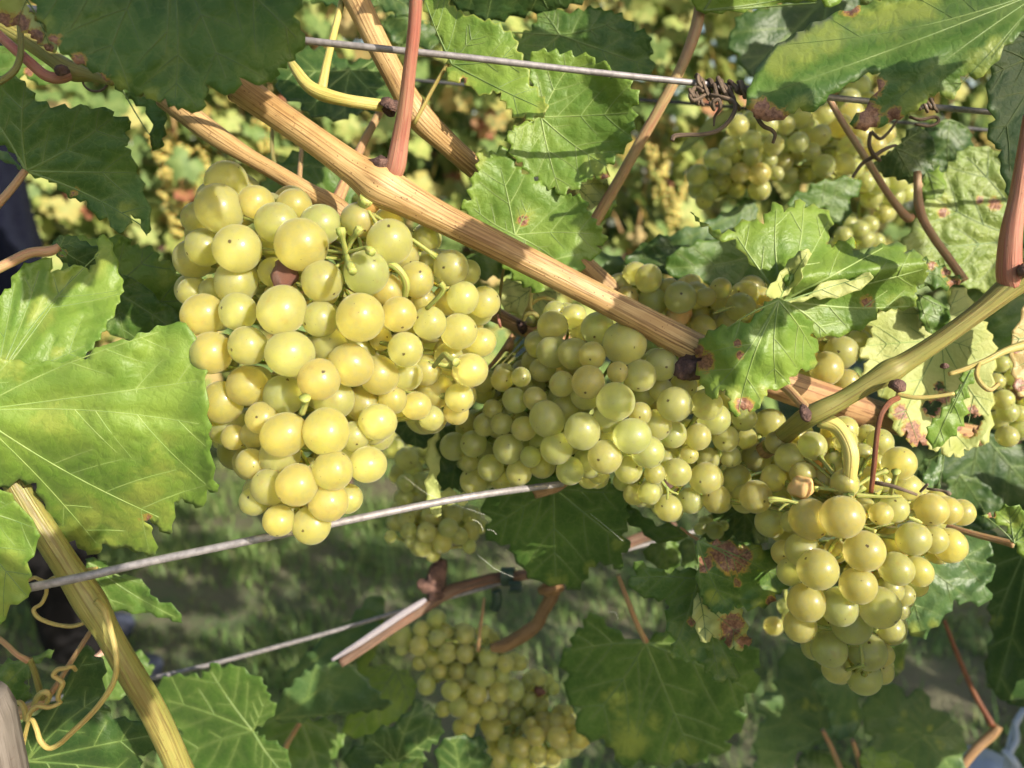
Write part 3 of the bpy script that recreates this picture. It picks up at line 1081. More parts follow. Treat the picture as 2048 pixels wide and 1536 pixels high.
def next_row():
    rg = np.random.default_rng(11)
    y0 = 2.6
    vis = 0
    for vi, (xc, lab) in enumerate(((-1.75, 'blurred vine of the next row at the far left edge behind the dark clothed person'), (-.62, 'blurred vine of the next row seen behind the two tan canes, yellow and red leaves'),
                                    (.55, 'blurred vine of the next row seen right of the two lit serrated leaves'), (1.75, 'blurred vine of the next row behind the bunch at the upper right'))):
        root = empty('grape_vine', (xc, y0, 0), lab, 'grape vine', 'vines of the row behind')
        tr = wtube([(xc, y0, -.02), (xc + .03, y0 + .02, .3), (xc - .02, y0, .62), (xc + .05, y0, .85)], [.032, .027, .025, .02], 12, 6, .09, vi)
        ar = [wtube([(xc + .04, y0, .8), (xc + .2 * s, y0 + .02, .9), (xc + .6 * s, y0, .92)], [.018, .014, .009], 8, 5, .06, vi) for s in (-1, 1)]
        link('trunk', geo_mesh('trunk', [tr] + ar), M['knob'], root)
        for k in range(7):
            x = xc + rg.uniform(-.55, .55)
            link('cane', geo_mesh('cane', [wtube([(x, y0, .9), (x + rg.normal(0, .05), y0 + rg.normal(0, .05), 1.3), (x + rg.normal(0, .1), y0 + rg.normal(0, .08), 1.75)], [.005, .0045, .003], 8)]), M['cane'], root)
        n = 30 if vi in (0, 3) else 108
        for k in range(n):
            u = rg.random()
            p = Vector((xc + rg.uniform(-.62, .62), y0 - .12 - .20 * rg.random() ** .7, .50 + 1.75 * u))
            mi = int(rg.choice(6, p=BG_W))
            o = bpy.data.objects.new('leaf', BGL[mi, int(rg.integers(3))])
            col.objects.link(o)
            o.rotation_euler = leaf_rot(rg, (L_W.x * .8, L_W.y * .9, .45)).to_euler()
            s = rg.uniform(.6, 1.1); o.scale = (s, s, s)
            o.parent = root; o.location = p - root.location
        spots = np.stack([xc + rg.uniform(-.64, .64, 1400), y0 + rg.normal(0, .14, 1400) + .02, .42 + 2.0 * rg.random(1400) ** .9], -1)
        joined_leaves('foliage', root, spots, rg, (L_W.x, L_W.y, .4), BGM, BG_W, vi, (.65, 1.15))
    # rows further back, one mass
    spots = np.stack([rg.uniform(-5.5, 5.5, 12000), 4.2 + rg.normal(0, .2, 12000), .35 + 2.7 * rg.random(12000)], -1)
    for n_, a_, b_ in ((2200, 2.35, 6.5), (1500, -5.5, -2.35)):
        spots = np.vstack([spots, np.stack([rg.uniform(a_, b_, n_), y0 + rg.normal(0, .15, n_), .42 + 1.8 * rg.random(n_)], -1)])
    o = joined_leaves('far_row_foliage', None, spots, rg, (L_W.x, L_W.y, .4), BGM, BG_W, 9, (1.3, 2.0))
    tag(o, 'mass of blurred leaves of the vine rows further behind and to the sides', 'foliage')
    for i, (px, py, d, lab) in enumerate(((320, 300, 2.3, 'blurred golden bunch behind the top of the left grape bunch, uppermost of three'), (390, 330, 2.3, 'blurred golden bunch just left of the pale tan cane behind the left bunch'),
                                          (345, 415, 2.3, 'blurred golden bunch lowest of three left of the main grape bunch'), (1320, 330, 2.3, 'blurred golden bunch beside the reddish shoot, upper one'),
                                          (1350, 395, 2.3, 'blurred golden bunch left of the shaded upper right bunch'), (520, 235, 2.3, 'blurred golden bunch seen below the large dark leaf at the upper left'))):
        far_bunch(P(px, py - 40, d), 60 + i, lab)


next_row()


# the picking rows own canopy outside the picture: it shades the lane
def own_row():
    rg = np.random.default_rng(21)
    sp = []
    for _ in range(650):
        x = rg.uniform(.42, 3.4); sp.append((x, .33 + rg.normal(0, .13), rg.uniform(.45, 1.5)))
    for _ in range(900):
        x = rg.uniform(-2.4, -.52); sp.append((x, .33 + rg.normal(0, .13), rg.uniform(.4, 1.72)))
    for _ in range(420):
        x = rg.uniform(-.6, .6); sp.append((x, .42 + rg.normal(0, .09), rg.uniform(1.47, 1.75)))
    o = joined_leaves('vine_row_foliage', None, np.array(sp), rg, (L_W.x * .7, L_W.y, .4), [M['row_l'], BGM[0], BGM[1]], [.5, .35, .15], 3, (.8, 1.25))
    tag(o, 'leafy canopy of the vine row left and right of the picture', 'foliage')


M['row_l'] = bg_mat('own_row_leaf', (.045, .10, .022), (.085, .15, .035))
own_row()


# ================================================================== person half hidden at the left
def skin_obj(name, verts, edges, mat, parent, root=0, sub=2):
    me = bpy.data.meshes.new(name)
    me.from_pydata([v[:3] for v in verts], edges, [])
    me.materials.append(mat)
    o = bpy.data.objects.new(name, me); col.objects.link(o)
    o.parent = parent
    sk = o.modifiers.new('skin', 'SKIN'); sk.use_smooth_shade = True
    for i, v in enumerate(verts):
        r = v[3] if isinstance(v[3], tuple) else (v[3], v[3])
        me.skin_vertices[0].data[i].radius = r
    me.skin_vertices[0].data[root].use_root = True
    s = o.modifiers.new('smooth', 'SUBSURF'); s.levels = sub; s.render_levels = sub
    return o


def cloth(name, a, b_):
    m = plain_mat(name, a, b_, 25, .9, 0, .6, .01)
    for n in m.node_tree.nodes:
        if n.type == 'BSDF_PRINCIPLED': n.inputs['Specular IOR Level'].default_value = .12
    return m


def person():
    root = empty('person', (-1.14, 1.62, 0), 'person in dark navy jacket and black trousers half hidden behind leaves at the left edge', 'person')
    root.rotation_euler = (0, 0, R(-78))
    skin = plain_mat('skin', (.50, .30, .22), (.55, .34, .25), 60, .5, sss=.2)
    navy = cloth('navy_jacket_cloth', (.005, .006, .016), (.010, .012, .024))
    black = cloth('black_trouser_cloth', (.006, .006, .007), (.012, .011, .012))
    shoe = plain_mat('dark_blue_shoe', (.025, .03, .06), (.06, .07, .11), 40, .5)
    hair = plain_mat('brown_hair', (.05, .03, .02), (.10, .06, .035), 90, .5, 0, 1.0, .01)
    body = [(0, 0, .95, (.13, .10)), (0, 0, 1.15, (.12, .095)), (0, .0, 1.36, (.15, .10)), (0, 0, 1.47, (.07, .065)), (0, .01, 1.53, (.052, .055)), (0, .03, 1.60, (.070, .085)), (0, .02, 1.70, (.075, .095)), (0, .01, 1.77, (.05, .06)),
            (-.17, 0, 1.42, .055), (-.25, -.02, 1.14, .042), (-.23, .04, .91, .032), (-.225, .06, .84, .028),
            (.17, 0, 1.42, .055), (.25, -.02, 1.14, .042), (.23, .04, .91, .032), (.225, .06, .84, .028),
            (-.09, 0, .86, .085), (-.10, .06, .48, .055), (-.10, .02, .10, .040), (-.10, .13, .035, .033), (.09, 0, .86, .085), (.10, .12, .48, .055), (.10, .13, .10, .040), (.10, .24, .035, .033)]
    be = [(0, 1), (1, 2), (2, 3), (3, 4), (4, 5), (5, 6), (6, 7), (2, 8), (8, 9), (9, 10), (10, 11), (2, 12), (12, 13), (13, 14), (14, 15), (0, 16), (16, 17), (17, 18), (18, 19), (0, 20), (20, 21), (21, 22), (22, 23)]
    # fingers as chains rooted in the palms
    for hand, sx in ((11, -1), (15, 1)):
        hx, hy, hz = body[hand][:3]
        for k, (ox, ln) in enumerate(((-.024, .062), (-.008, .072), (.008, .068), (.024, .054))):
            i = len(body)
            body += [(hx + ox, hy + .035, hz - .03, .0085), (hx + ox * 1.1, hy + .055 + ln * .2, hz - .04 - ln * .5, .0078), (hx + ox * 1.1, hy + .05 + ln * .1, hz - .05 - ln, .0065)]
            be += [(hand, i), (i, i + 1), (i + 1, i + 2)]
        i = len(body)
        body += [(hx - sx * .03, hy + .02, hz - .02, .010), (hx - sx * .05, hy + .045, hz - .055, .0075)]
        be += [(hand, i), (i, i + 1)]
    b = skin_obj('body', body, be, skin, root)
    jk = [(0, 0, .80, (.20, .155)), (0, 0, .98, (.195, .15)), (0, 0, 1.18, (.165, .13)), (0, 0, 1.37, (.185, .13)), (0, 0, 1.49, (.085, .08)),
          (-.185, 0, 1.42, .080), (-.26, -.02, 1.14, .064), (-.232, .035, .93, .052), (.185, 0, 1.42, .080), (.26, -.02, 1.14, .064), (.232, .035, .93, .052)]
    skin_obj('jacket', jk, [(0, 1), (1, 2), (2, 3), (3, 4), (3, 5), (5, 6), (6, 7), (3, 8), (8, 9), (9, 10)], navy, root)
    tp = [(0, 0, .92, (.145, .115)), (-.095, 0, .84, .105), (-.10, .06, .48, .082), (-.10, .025, .07, .072), (.095, .03, .84, .105), (.10, .12, .48, .085), (.10, .135, .07, .075)]
    skin_obj('trousers', tp, [(0, 1), (1, 2), (2, 3), (0, 4), (4, 5), (5, 6)], black, root)
    for sx, fy in ((-1, .03), (1, .14)):
        skin_obj('shoe', [(sx * .10, fy - .04, .045, (.045, .045)), (sx * .10, fy + .05, .045, (.048, .045)), (sx * .105, fy + .17, .035, (.042, .032))], [(0, 1), (1, 2)], shoe, root)
    skin_obj('hair', [(0, -.03, 1.58, (.060, .055)), (0, -.025, 1.70, (.082, .085)), (0, .01, 1.77, (.075, .08)), (0, .06, 1.775, (.055, .04))], [(0, 1), (1, 2), (2, 3)], hair, root)
    # face
    import bmesh
    fm = plain_mat('lip', (.40, .14, .12), (.45, .18, .15)); em = plain_mat('eye_white', (.7, .7, .7), (.75, .75, .75), 20, .2)
    def ball(name, loc, sc, m):
        bm = bmesh.new(); bmesh.ops.create_icosphere(bm, subdivisions=2, radius=1)
        me = bpy.data.meshes.new(name); bm.to_mesh(me); bm.free(); me.materials.append(m)
        o = bpy.data.objects.new(name, me); col.objects.link(o); o.parent = b; o.location = loc; o.scale = sc
    for sx in (-1, 1):
        ball('eye', (sx * .031, .112, 1.665), (.013, .008, .009), em); ball('ear', (sx * .078, .02, 1.655), (.012, .022, .032), skin)
    ball('nose', (0, .125, 1.635), (.013, .018, .024), skin); ball('mouth', (0, .108, 1.598), (.024, .008, .008), fm)


person()


# ================================================================== canes and shoots with their leaves
S = {}


def shoot(key, name, px, py, d, label, cat):
    S[key] = empty(name, P(px, py, d), label, cat)
    return S[key]


# --- main tan cane
v = shoot('main', 'vine_cane', 800, 380, .268, 'thick tan striped cane crossing in front of the grapes, red leaf stalk at its knot', 'vine cane')
stem('cane', v, 'cane', [(478, 174, .262, 64), (545, 222, .262, 58), (640, 288, .262, 57), (712, 340, .264, 66), (756, 368, .265, 88), (800, 392, .266, 74), (880, 434, .268, 60), (1000, 494, .271, 56),
     (1130, 560, .275, 54), (1250, 622, .280, 55), (1340, 670, .284, 60), (1400, 702, .287, 64)], 8, 40, .010, 1)
stem('cut_end', v, 'cut', [(472, 169, .262, 48), (480, 175, .262, 66)], 4, 30, .03, 2, 'dark dried cut end of the cane')
stem('knot', v, 'cane_smooth', [(762, 365, .267, 52), (750, 386, .266, 56), (738, 405, .266, 46), (726, 425, .268, 34), (720, 450, .272, 28)], 6, 24, .008, 3)
stem('bud_scales', v, 'knob', [(735, 322, .262, 8), (760, 325, .260, 26), (785, 322, .262, 12)], 4, 10, .25, 4)
stem('knot', v, 'knob', [(1385, 690, .285, 60), (1398, 720, .286, 62), (1370, 738, .284, 44), (1352, 742, .282, 26)], 5, 18, .12, 5, 'black dried knot at the end of the cane')
stem('petiole', v, 'petiole_red', [(834, -40, .236, 25), (828, 60, .243, 26), (820, 130, .248, 26), (811, 210, .254, 29), (801, 275, .259, 34), (790, 335, .262, 40), (776, 352, .264, 30)], 8, 20, .012, 6, 'stout red leaf stalk with a dark scab')
leaf(v, 'P', [(1055, 125), (1075, 100), (1120, 105), (1150, 112), (1180, 110), (1190, 125), (1220, 130), (1218, 155), (1245, 150), (1262, 175), (1280, 190), (1265, 215), (1270, 240), (1255, 290), (1235, 310), (1215, 330), (1210, 360), (1190, 350),
     (1165, 365), (1150, 380), (1140, 375), (1120, 390), (1110, 375), (1090, 375), (1075, 355), (1055, 345), (1045, 325), (1030, 320), (1020, 290), (1012, 270), (1035, 250), (1065, 245), (1080, 235)], (1082, 234), .300, (-.02, .03), 'leaf_light',
     [(1120, 385), (1262, 225), (1220, 335), (1150, 118), (1020, 275)], yel=[(1195, 330, 34)], bro=[(1212, 356, 12)], teeth=(24, 11), cup=.004, label='sunlit rounded leaf with sharply toothed edge', vein='vein_pale', vw=.8)
leaf(v, 'P', [(958, 300), (990, 305), (1010, 292), (1030, 330), (1045, 345), (1070, 360), (1100, 375), (1130, 388), (1165, 395), (1175, 420), (1205, 465), (1215, 482), (1195, 490), (1200, 510), (1165, 520), (1165, 545), (1140, 545), (1110, 535),
     (1085, 560), (1080, 588), (1060, 575), (1040, 565), (1020, 545), (980, 490), (945, 440), (920, 410), (940, 400), (945, 350), (955, 345)], (1030, 470), .304, (-.01, .0), 'leaf_light',
     [(1000, 330), (1062, 405), (1190, 468), (1130, 535), (945, 415)], yel=[(1050, 430, 30), (950, 320, 30)], bro=[(1046, 440, 12)], teeth=(26, 12), cup=.003, vein='vein_pale', vw=.8)

# --- second tan cane behind with its yellow green side shoot
v = shoot('second', 'vine_cane', 830, 230, .302, 'tan cane slanting down right behind the front trellis wire, with a yellow green side shoot', 'vine cane')
stem('cane', v, 'cane', [(660, -90, .300, 54), (708, -10, .300, 52), (752, 80, .300, 48), (797, 165, .301, 48), (838, 232, .304, 56), (900, 292, .312, 46), (960, 345, .322, 44), (1060, 430, .335, 42), (1200, 560, .345, 42), (1330, 680, .355, 40)], 8, 30, .012, 11)
stem('side_shoot', v, 'shoot_yellow', [(575, 112, .300, 10), (592, 140, .294, 20), (615, 170, .290, 25), (645, 188, .288, 28), (690, 200, .287, 24), (740, 208, .290, 24), (785, 214, .296, 26)], 7, 16, .012, 12)
stem('knot', v, 'knob', [(765, 205, .292, 18), (778, 212, .291, 32), (792, 218, .293, 26)], 4, 12, .2, 13)
stem('petiole', v, 'shoot_yellow', [(690, -20, .305, 13), (672, 50, .300, 14), (655, 120, .293, 15), (643, 180, .289, 20)], 6, 12, .01, 14)
stem('petiole', v, 'tendril', [(899, 122, .292, 8), (870, 170, .296, 8), (828, 248, .300, 9)], 6, 10, .01, 15)
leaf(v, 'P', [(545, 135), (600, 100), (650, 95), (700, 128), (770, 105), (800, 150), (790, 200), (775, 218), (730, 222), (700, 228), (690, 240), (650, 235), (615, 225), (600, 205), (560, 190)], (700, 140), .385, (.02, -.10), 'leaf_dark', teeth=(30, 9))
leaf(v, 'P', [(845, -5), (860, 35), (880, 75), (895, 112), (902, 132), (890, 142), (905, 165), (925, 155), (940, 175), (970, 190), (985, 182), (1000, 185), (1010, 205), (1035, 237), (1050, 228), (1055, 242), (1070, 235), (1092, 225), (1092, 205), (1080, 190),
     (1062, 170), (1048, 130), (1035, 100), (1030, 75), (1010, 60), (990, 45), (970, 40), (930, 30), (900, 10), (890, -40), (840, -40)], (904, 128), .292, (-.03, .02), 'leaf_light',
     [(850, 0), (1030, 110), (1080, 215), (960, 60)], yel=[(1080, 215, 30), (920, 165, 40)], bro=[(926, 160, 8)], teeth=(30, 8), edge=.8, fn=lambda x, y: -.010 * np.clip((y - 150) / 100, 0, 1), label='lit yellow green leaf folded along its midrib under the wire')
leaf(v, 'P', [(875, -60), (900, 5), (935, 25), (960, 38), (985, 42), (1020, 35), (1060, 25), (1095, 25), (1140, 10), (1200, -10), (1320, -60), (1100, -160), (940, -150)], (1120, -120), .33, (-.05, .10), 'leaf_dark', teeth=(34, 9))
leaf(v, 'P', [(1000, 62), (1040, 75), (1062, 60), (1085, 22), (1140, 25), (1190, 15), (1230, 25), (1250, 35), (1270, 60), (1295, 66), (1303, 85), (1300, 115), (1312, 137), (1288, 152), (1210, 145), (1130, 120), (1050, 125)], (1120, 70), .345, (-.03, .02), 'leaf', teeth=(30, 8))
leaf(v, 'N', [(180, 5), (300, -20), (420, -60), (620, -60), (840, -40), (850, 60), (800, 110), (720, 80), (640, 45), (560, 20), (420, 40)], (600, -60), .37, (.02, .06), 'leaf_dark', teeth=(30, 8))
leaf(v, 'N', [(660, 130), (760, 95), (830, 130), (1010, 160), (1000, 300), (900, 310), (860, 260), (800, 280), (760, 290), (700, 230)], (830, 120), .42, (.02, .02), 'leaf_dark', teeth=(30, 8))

# --- pale tan cane at the left behind the main bunch
v = shoot('third', 'vine_cane', 540, 330, .300, 'pale tan cane slanting down behind the top of the largest left grape bunch', 'vine cane')
stem('cane', v, 'cane', [(330, 195, .300, 46), (370, 225, .299, 46), (430, 270, .299, 44), (495, 312, .300, 34), (560, 350, .301, 34), (620, 385, .302, 36), (668, 414, .303, 46), (720, 450, .305, 34)], 8, 30, .012, 21)
stem('petiole', v, 'petiole_pink', [(765, 215, .330, 15), (725, 290, .322, 17), (695, 355, .311, 22), (672, 408, .304, 26)], 6, 14, .012, 22)
stem('petiole', v, 'petiole_pink', [(604, 290, .36, 9), (600, 340, .35, 10), (598, 380, .345, 11)], 5, 10, .01, 23)
stem('petiole', v, 'shoot', [(546, 245, .36, 8), (544, 290, .36, 8), (550, 340, .36, 8)], 5, 10, .01, 24)
leaf(v, 'P', [(600, 300), (660, 330), (700, 330), (730, 360), (690, 420), (620, 420), (520, 380), (540, 340)], (600, 330), .40, (0, .02), 'leaf', teeth=(30, 8))

# --- dark shoot at the top left corner with the big shaded leaves
v = shoot('topleft', 'vine_shoot', 120, 140, .27, 'green shoot at the upper left corner carrying two large shaded leaves', 'vine shoot')
stem('shoot', v, 'shoot', [(-60, 20, .285, 34), (0, 50, .28, 36), (60, 85, .275, 34), (110, 120, .272, 34), (145, 143, .27, 38), (185, 152, .27, 22), (225, 166, .268, 12)], 7, 18, .012, 31)
stem('stub', v, 'petiole_red', [(-30, 45, .262, 19), (20, 90, .262, 20), (60, 125, .263, 21), (90, 150, .265, 22), (118, 156, .267, 22), (142, 146, .269, 26)], 7, 14, .012, 32, 'dull red leaf stalk bent upward')
stem('petiole', v, 'shoot', [(40, 50, .26, 12), (42, 100, .258, 12), (30, 140, .257, 13), (-5, 166, .256, 13), (-40, 180, .256, 13)], 6, 12, .01, 33)
stem('bud', v, 'knob', [(112, 140, .264, 10), (122, 139, .262, 20), (132, 137, .264, 12)], 4, 10, .2, 34)
leaf(v, 'P', [(-10, -10), (50, -30), (70, 10), (88, 50), (112, 92), (135, 112), (165, 128), (195, 145), (222, 162), (250, 182), (285, 185), (300, 200), (328, 198), (347, 213), (362, 218), (400, 224), (411, 200), (408, 170), (470, 188), (478, 158), (545, 166), (556, 138), (577, 126),
     (592, 110), (612, 86), (603, 60), (588, 32), (607, -4), (590, -60), (400, -160), (200, -160), (40, -90)], (335, -120), .222, (.01, .02), 'leaf', [(205, 150), (330, 110), (350, 205), (455, 165), (600, 82), (80, -20)],
     yel=[(235, 175, 40), (300, 195, 30), (90, 50, 30)], bro=[(158, 124, 18), (205, 158, 14), (105, 80, 14)], teeth=(60, 9), wave=.004, label='large deep green leaf in shade, browned along its lower left edge')
leaf(v, 'P', [(-40, 20), (-20, -20), (48, -10), (58, 25), (88, 60), (114, 98), (104, 106), (85, 92), (60, 70), (35, 52), (0, 48)], (40, -20), .236, (.01, .05), 'leaf_pale', [(100, 95)], bro=[(40, 45, 22), (70, 75, 20), (95, 98, 14), (5, 40, 20)], yel=[(20, 0, 60)], teeth=(24, 6), label='curled leaf edge burnt pink and brown')
leaf(v, 'P', [(-60, 95), (0, 90), (50, 95), (90, 105), (115, 125), (112, 148), (90, 172), (70, 165), (50, 150), (20, 165), (-40, 190)], (-60, 140), .345, (0, .02), 'leaf', bro=[(58, 142, 10)], teeth=(30, 6))
leaf(v, 'P', [(-80, 140), (0, 150), (40, 158), (54, 172), (70, 200), (100, 213), (140, 216), (172, 210), (178, 217), (220, 218), (226, 230), (263, 245), (250, 265), (256, 285), (250, 292), (263, 312), (275, 345), (288, 385), (302, 442), (292, 472), (280, 440), (262, 428),
     (255, 452), (236, 468), (215, 437), (190, 432), (172, 402), (150, 398), (132, 390), (112, 368), (92, 356), (60, 350), (45, 332), (35, 312), (10, 292), (-60, 280)], (52, 342), .292, (-.01, .06), 'leaf',
     [(50, 165), (225, 235), (268, 345), (290, 455), (-40, 200)], yel=[(255, 420, 34)], bro=[(78, 222, 7), (150, 385, 8)], teeth=(40, 7), wave=.004, fn=lambda x, y: -.012 * np.clip((x - 170) / 120, 0, 1) * np.clip((y - 380) / 90, 0, 1))
stem('petiole', v, 'petiole_pink', [(50, 342, .291, 14), (25, 375, .288, 15), (-10, 415, .285, 16), (-60, 470, .28, 16)], 6, 12, .01, 35)
leaf(v, 'P', [(-40, 295), (0, 300), (20, 310), (45, 345), (30, 330), (0, 320), (-40, 330)], (-40, 310), .33, (0, .0), 'leaf_blue', teeth=(30, 4), veins=False)
stem('tendril', v, 'tendril_dry', [(165, 153, .272, 4), (168, 170, .270, 4.4), (182, 181, .268, 4.6), (202, 181, .268, 4.6), (217, 168, .27, 4)], 6, 8, 0, 36)
leaf(v, 'P', [(225, 165), (260, 170), (280, 195), (300, 190), (330, 215), (330, 250), (320, 300), (300, 290), (305, 250), (290, 215), (262, 200), (248, 190)], (240, 170), .31, (.0, .02), 'leaf', bro=[(290, 187, 8)], teeth=(30, 7))

# --- yellow green shoot at the lower left, bright sunlit leaves, tendril
v = shoot('lowleft', 'vine_shoot', 180, 1200, .285, 'yellow green shoot at lower left with big sunlit leaves and long curved tendril', 'vine shoot')
stem('shoot', v, 'shoot', [(20, 950, .280, 44), (50, 1000, .281, 46), (90, 1065, .282, 50), (135, 1135, .284, 52), (180, 1205, .285, 60), (215, 1265, .287, 48), (260, 1345, .291, 50), (310, 1430, .297, 50), (370, 1560, .305, 48)], 8, 24, .010, 41)
stem('tendril', v, 'tendril', Z('K', [(520, 650, .276, 42), (560, 700, .272, 36), (590, 800, .270, 31), (615, 900, .269, 30), (622, 1000, .269, 30), (600, 1090, .270, 30), (540, 1185, .271, 30), (470, 1265, .272, 30), (390, 1340, .272, 30), (320, 1405, .272, 29), (260, 1430, .272, 28), (215, 1390, .272, 28),
     (195, 1330, .272, 26), (172, 1280, .273, 24), (150, 1300, .274, 22), (130, 1380, .275, 22), (112, 1490, .276, 20), (95, 1620, .277, 20)]), 7, 14, .012, 42, 'long smooth tendril curving back to the lower left corner')
stem('tendril', v, 'tendril', Z('K', [(520, 470, .296, 18), (380, 490, .296, 18), (310, 510, .296, 20), (255, 545, .296, 20), (245, 610, .297, 20), (220, 660, .297, 20), (180, 690, .297, 21), (200, 730, .297, 22), (260, 760, .297, 22), (340, 778, .297, 22), (410, 775, .297, 22), (490, 740, .298, 22)]), 7, 12, .012, 43)
stem('tendril', v, 'tendril', Z('K', [(262, 545, .296, 16), (220, 535, .295, 18), (185, 520, .295, 20), (150, 535, .295, 20), (100, 560, .295, 18)]), 6, 10, .012, 44)
stem('stem', v, 'petiole_pink', Z('K', [(500, 780, .305, 24), (430, 890, .310, 26), (350, 1015, .316, 28), (280, 1125, .320, 32), (200, 1195, .322, 52), (120, 1235, .322, 70), (40, 1270, .322, 90), (-60, 1300, .322, 90)]), 6, 14, .02, 45)
for sd, pts in ((46, [(405, 1015, .306, 20), (385, 995, .304, 22), (350, 1005, .303, 24), (310, 1010, .303, 26), (285, 1040, .303, 26), (310, 1060, .303, 26), (335, 1085, .303, 26), (315, 1130, .304, 26), (310, 1170, .305, 24), (325, 1190, .306, 20)]),
                (47, [(180, 1200, .312, 28), (205, 1150, .308, 30), (240, 1130, .307, 30), (265, 1150, .308, 28), (250, 1185, .31, 26)]), (48, [(75, 1195, .31, 24), (105, 1185, .308, 26), (130, 1220, .308, 28), (140, 1280, .309, 28)]),
                (49, [(150, 1300, .300, 24), (160, 1240, .298, 28), (200, 1205, .298, 28), (260, 1212, .299, 26), (320, 1190, .301, 22)])):
    stem('tendril', v, 'tendril', Z('K', pts), 6, 12, .012, sd)
stem('petiole', v, 'petiole_pink', Z('K', [(-40, 820, .31, 26), (30, 875, .31, 27), (90, 930, .31, 28), (150, 965, .312, 34)]), 6, 12, .012, 50)
stem('petiole', v, 'shoot', Z('K', [(155, 955, .312, 34), (180, 1010, .314, 30), (200, 1080, .316, 32), (225, 1170, .318, 34)]), 6, 12, .012, 51)
stem('petiole', v, 'petiole_pink', [(-20, 545, .268, 20), (20, 525, .270, 20), (60, 506, .272, 20), (100, 502, .274, 20), (118, 492, .275, 12)], 6, 12, .012, 52)
leaf(v, 'P', [(-80, 620), (0, 590), (20, 575), (35, 540), (60, 525), (105, 515), (100, 545), (125, 540), (165, 530), (175, 545), (190, 528), (195, 500), (198, 470), (215, 473), (227, 500), (238, 545), (246, 572), (235, 610), (215, 645), (205, 665), (175, 705), (150, 735), (60, 770), (-80, 800)], (-10, 765), .262, (.03, -.05), 'leaf_light',
     [(30, 560), (80, 535), (150, 545), (205, 500), (175, 690)], yel=[(70, 625, 50), (120, 560, 40), (200, 520, 40), (10, 720, 30), (110, 705, 25)], teeth=(34, 6), wave=.003, pucker=.0022, cup=-.004, label='sunlit upright lobe, light green and puckered')
leaf(v, 'P', [(-100, 690), (60, 730), (170, 718), (205, 690), (260, 680), (330, 650), (372, 645), (396, 690), (410, 760), (416, 830), (420, 900), (428, 960), (435, 986), (415, 978), (405, 1016), (385, 1010), (365, 998), (350, 1004), (345, 1050), (338, 1071), (315, 1055), (300, 1035), (289, 1042), (305, 1066), (310, 1112),
     (255, 1098), (205, 1088), (195, 1110), (170, 1104), (150, 1083), (115, 1078), (105, 1048), (88, 1010), (72, 968), (40, 960), (0, 976), (-100, 985)], (-60, 822), .258, (.0, .02), 'leaf_light',
     [(412, 850), (330, 660), (408, 760), (330, 1040), (200, 1095), (40, 700)], yel=[(280, 1000, 90), (330, 920, 70), (160, 1050, 80), (220, 1080, 60), (110, 840, 60), (20, 740, 60)], bro=[(292, 1034, 9), (118, 1080, 7)], teeth=(44, 7), wave=.004, pucker=.0016, cup=-.006,
     fn=lambda x, y: .030 * np.clip((y - 860) / 250, 0, 1) ** 1.3, label='largest sunlit leaf, light green with yellow mottling, touching the left grape bunch', vein='vein_pale', vw=.6)
leaf(v, 'P', [(-100, 950), (0, 978), (32, 1003), (74, 1058), (76, 1082), (56, 1125), (57, 1196), (20, 1211), (0, 1252), (-100, 1270)], (-90, 1010), .243, (.0, .05), 'leaf_light', yel=[(30, 1150, 60), (0, 1210, 40)], teeth=(40, 6), wave=.003)
leaf(v, 'P', [(110, 490), (150, 470), (200, 482), (250, 470), (262, 490), (310, 500), (317, 520), (345, 530), (352, 545), (372, 560), (388, 600), (368, 640), (300, 645), (240, 625), (150, 600)], (160, 610), .325, (.02, .03), 'leaf_light', teeth=(30, 8), yel=[(330, 540, 40)])
leaf(v, 'P', [(235, 545), (280, 565), (318, 600), (362, 630), (370, 680), (300, 690), (250, 680), (210, 660), (220, 600)], (225, 580), .318, (.02, .06), 'leaf', teeth=(40, 4))
leaf(v, 'P', [(105, 480), (130, 470), (160, 480), (205, 500), (200, 540), (190, 540), (150, 535), (120, 520)], (118, 495), .292, (.02, .0), 'leaf_dark', teeth=(22, 6), holes=[(125, 505, 7)])
leaf(v, 'K', [(455, 420), (520, 420), (580, 460), (600, 520), (700, 508), (770, 550), (800, 610), (850, 650), (930, 670), (972, 765), (900, 742), (800, 712), (650, 700), (560, 692), (520, 620)], (470, 440), .33, (.02, .03), 'leaf', [(950, 740), (780, 560), (620, 690)], teeth=(46, 5))
leaf(v, 'K', [(60, 1600), (140, 1500), (70, 1330), (190, 1250), (330, 1170), (370, 1020), (430, 900), (490, 890), (500, 940), (556, 960), (550, 1060), (540, 1170), (600, 1270), (700, 1282), (860, 1300), (962, 1330), (910, 1352), (950, 1402), (870, 1440), (820, 1444), (740, 1470), (752, 1532), (740, 1640)], (140, 1500), .335, (-.02, .04), 'leaf_dark',
     [(955, 1335), (740, 1560), (470, 920), (540, 1150)], teeth=(60, 6), wave=.006, label='dark glossy folded leaf at the lower left corner')
leaf(v, 'K', [(-80, 1000), (0, 988), (70, 960), (150, 978), (200, 930), (292, 910), (240, 950), (190, 980), (170, 1010), (130, 1080), (152, 1122), (160, 1175), (60, 1215), (-80, 1230)], (160, 965), .33, (.0, .03), 'leaf', bro=[(20, 1060, 16), (65, 1050, 10)], yel=[(60, 1050, 60)], teeth=(50, 8))
leaf(v, 'K', [(540, 930), (620, 950), (700, 920), (780, 930), (790, 980), (830, 1000), (760, 1060), (690, 1130), (600, 1180), (540, 1160)], (560, 1000), .45, (.0, .0), 'leaf', teeth=(40, 8))

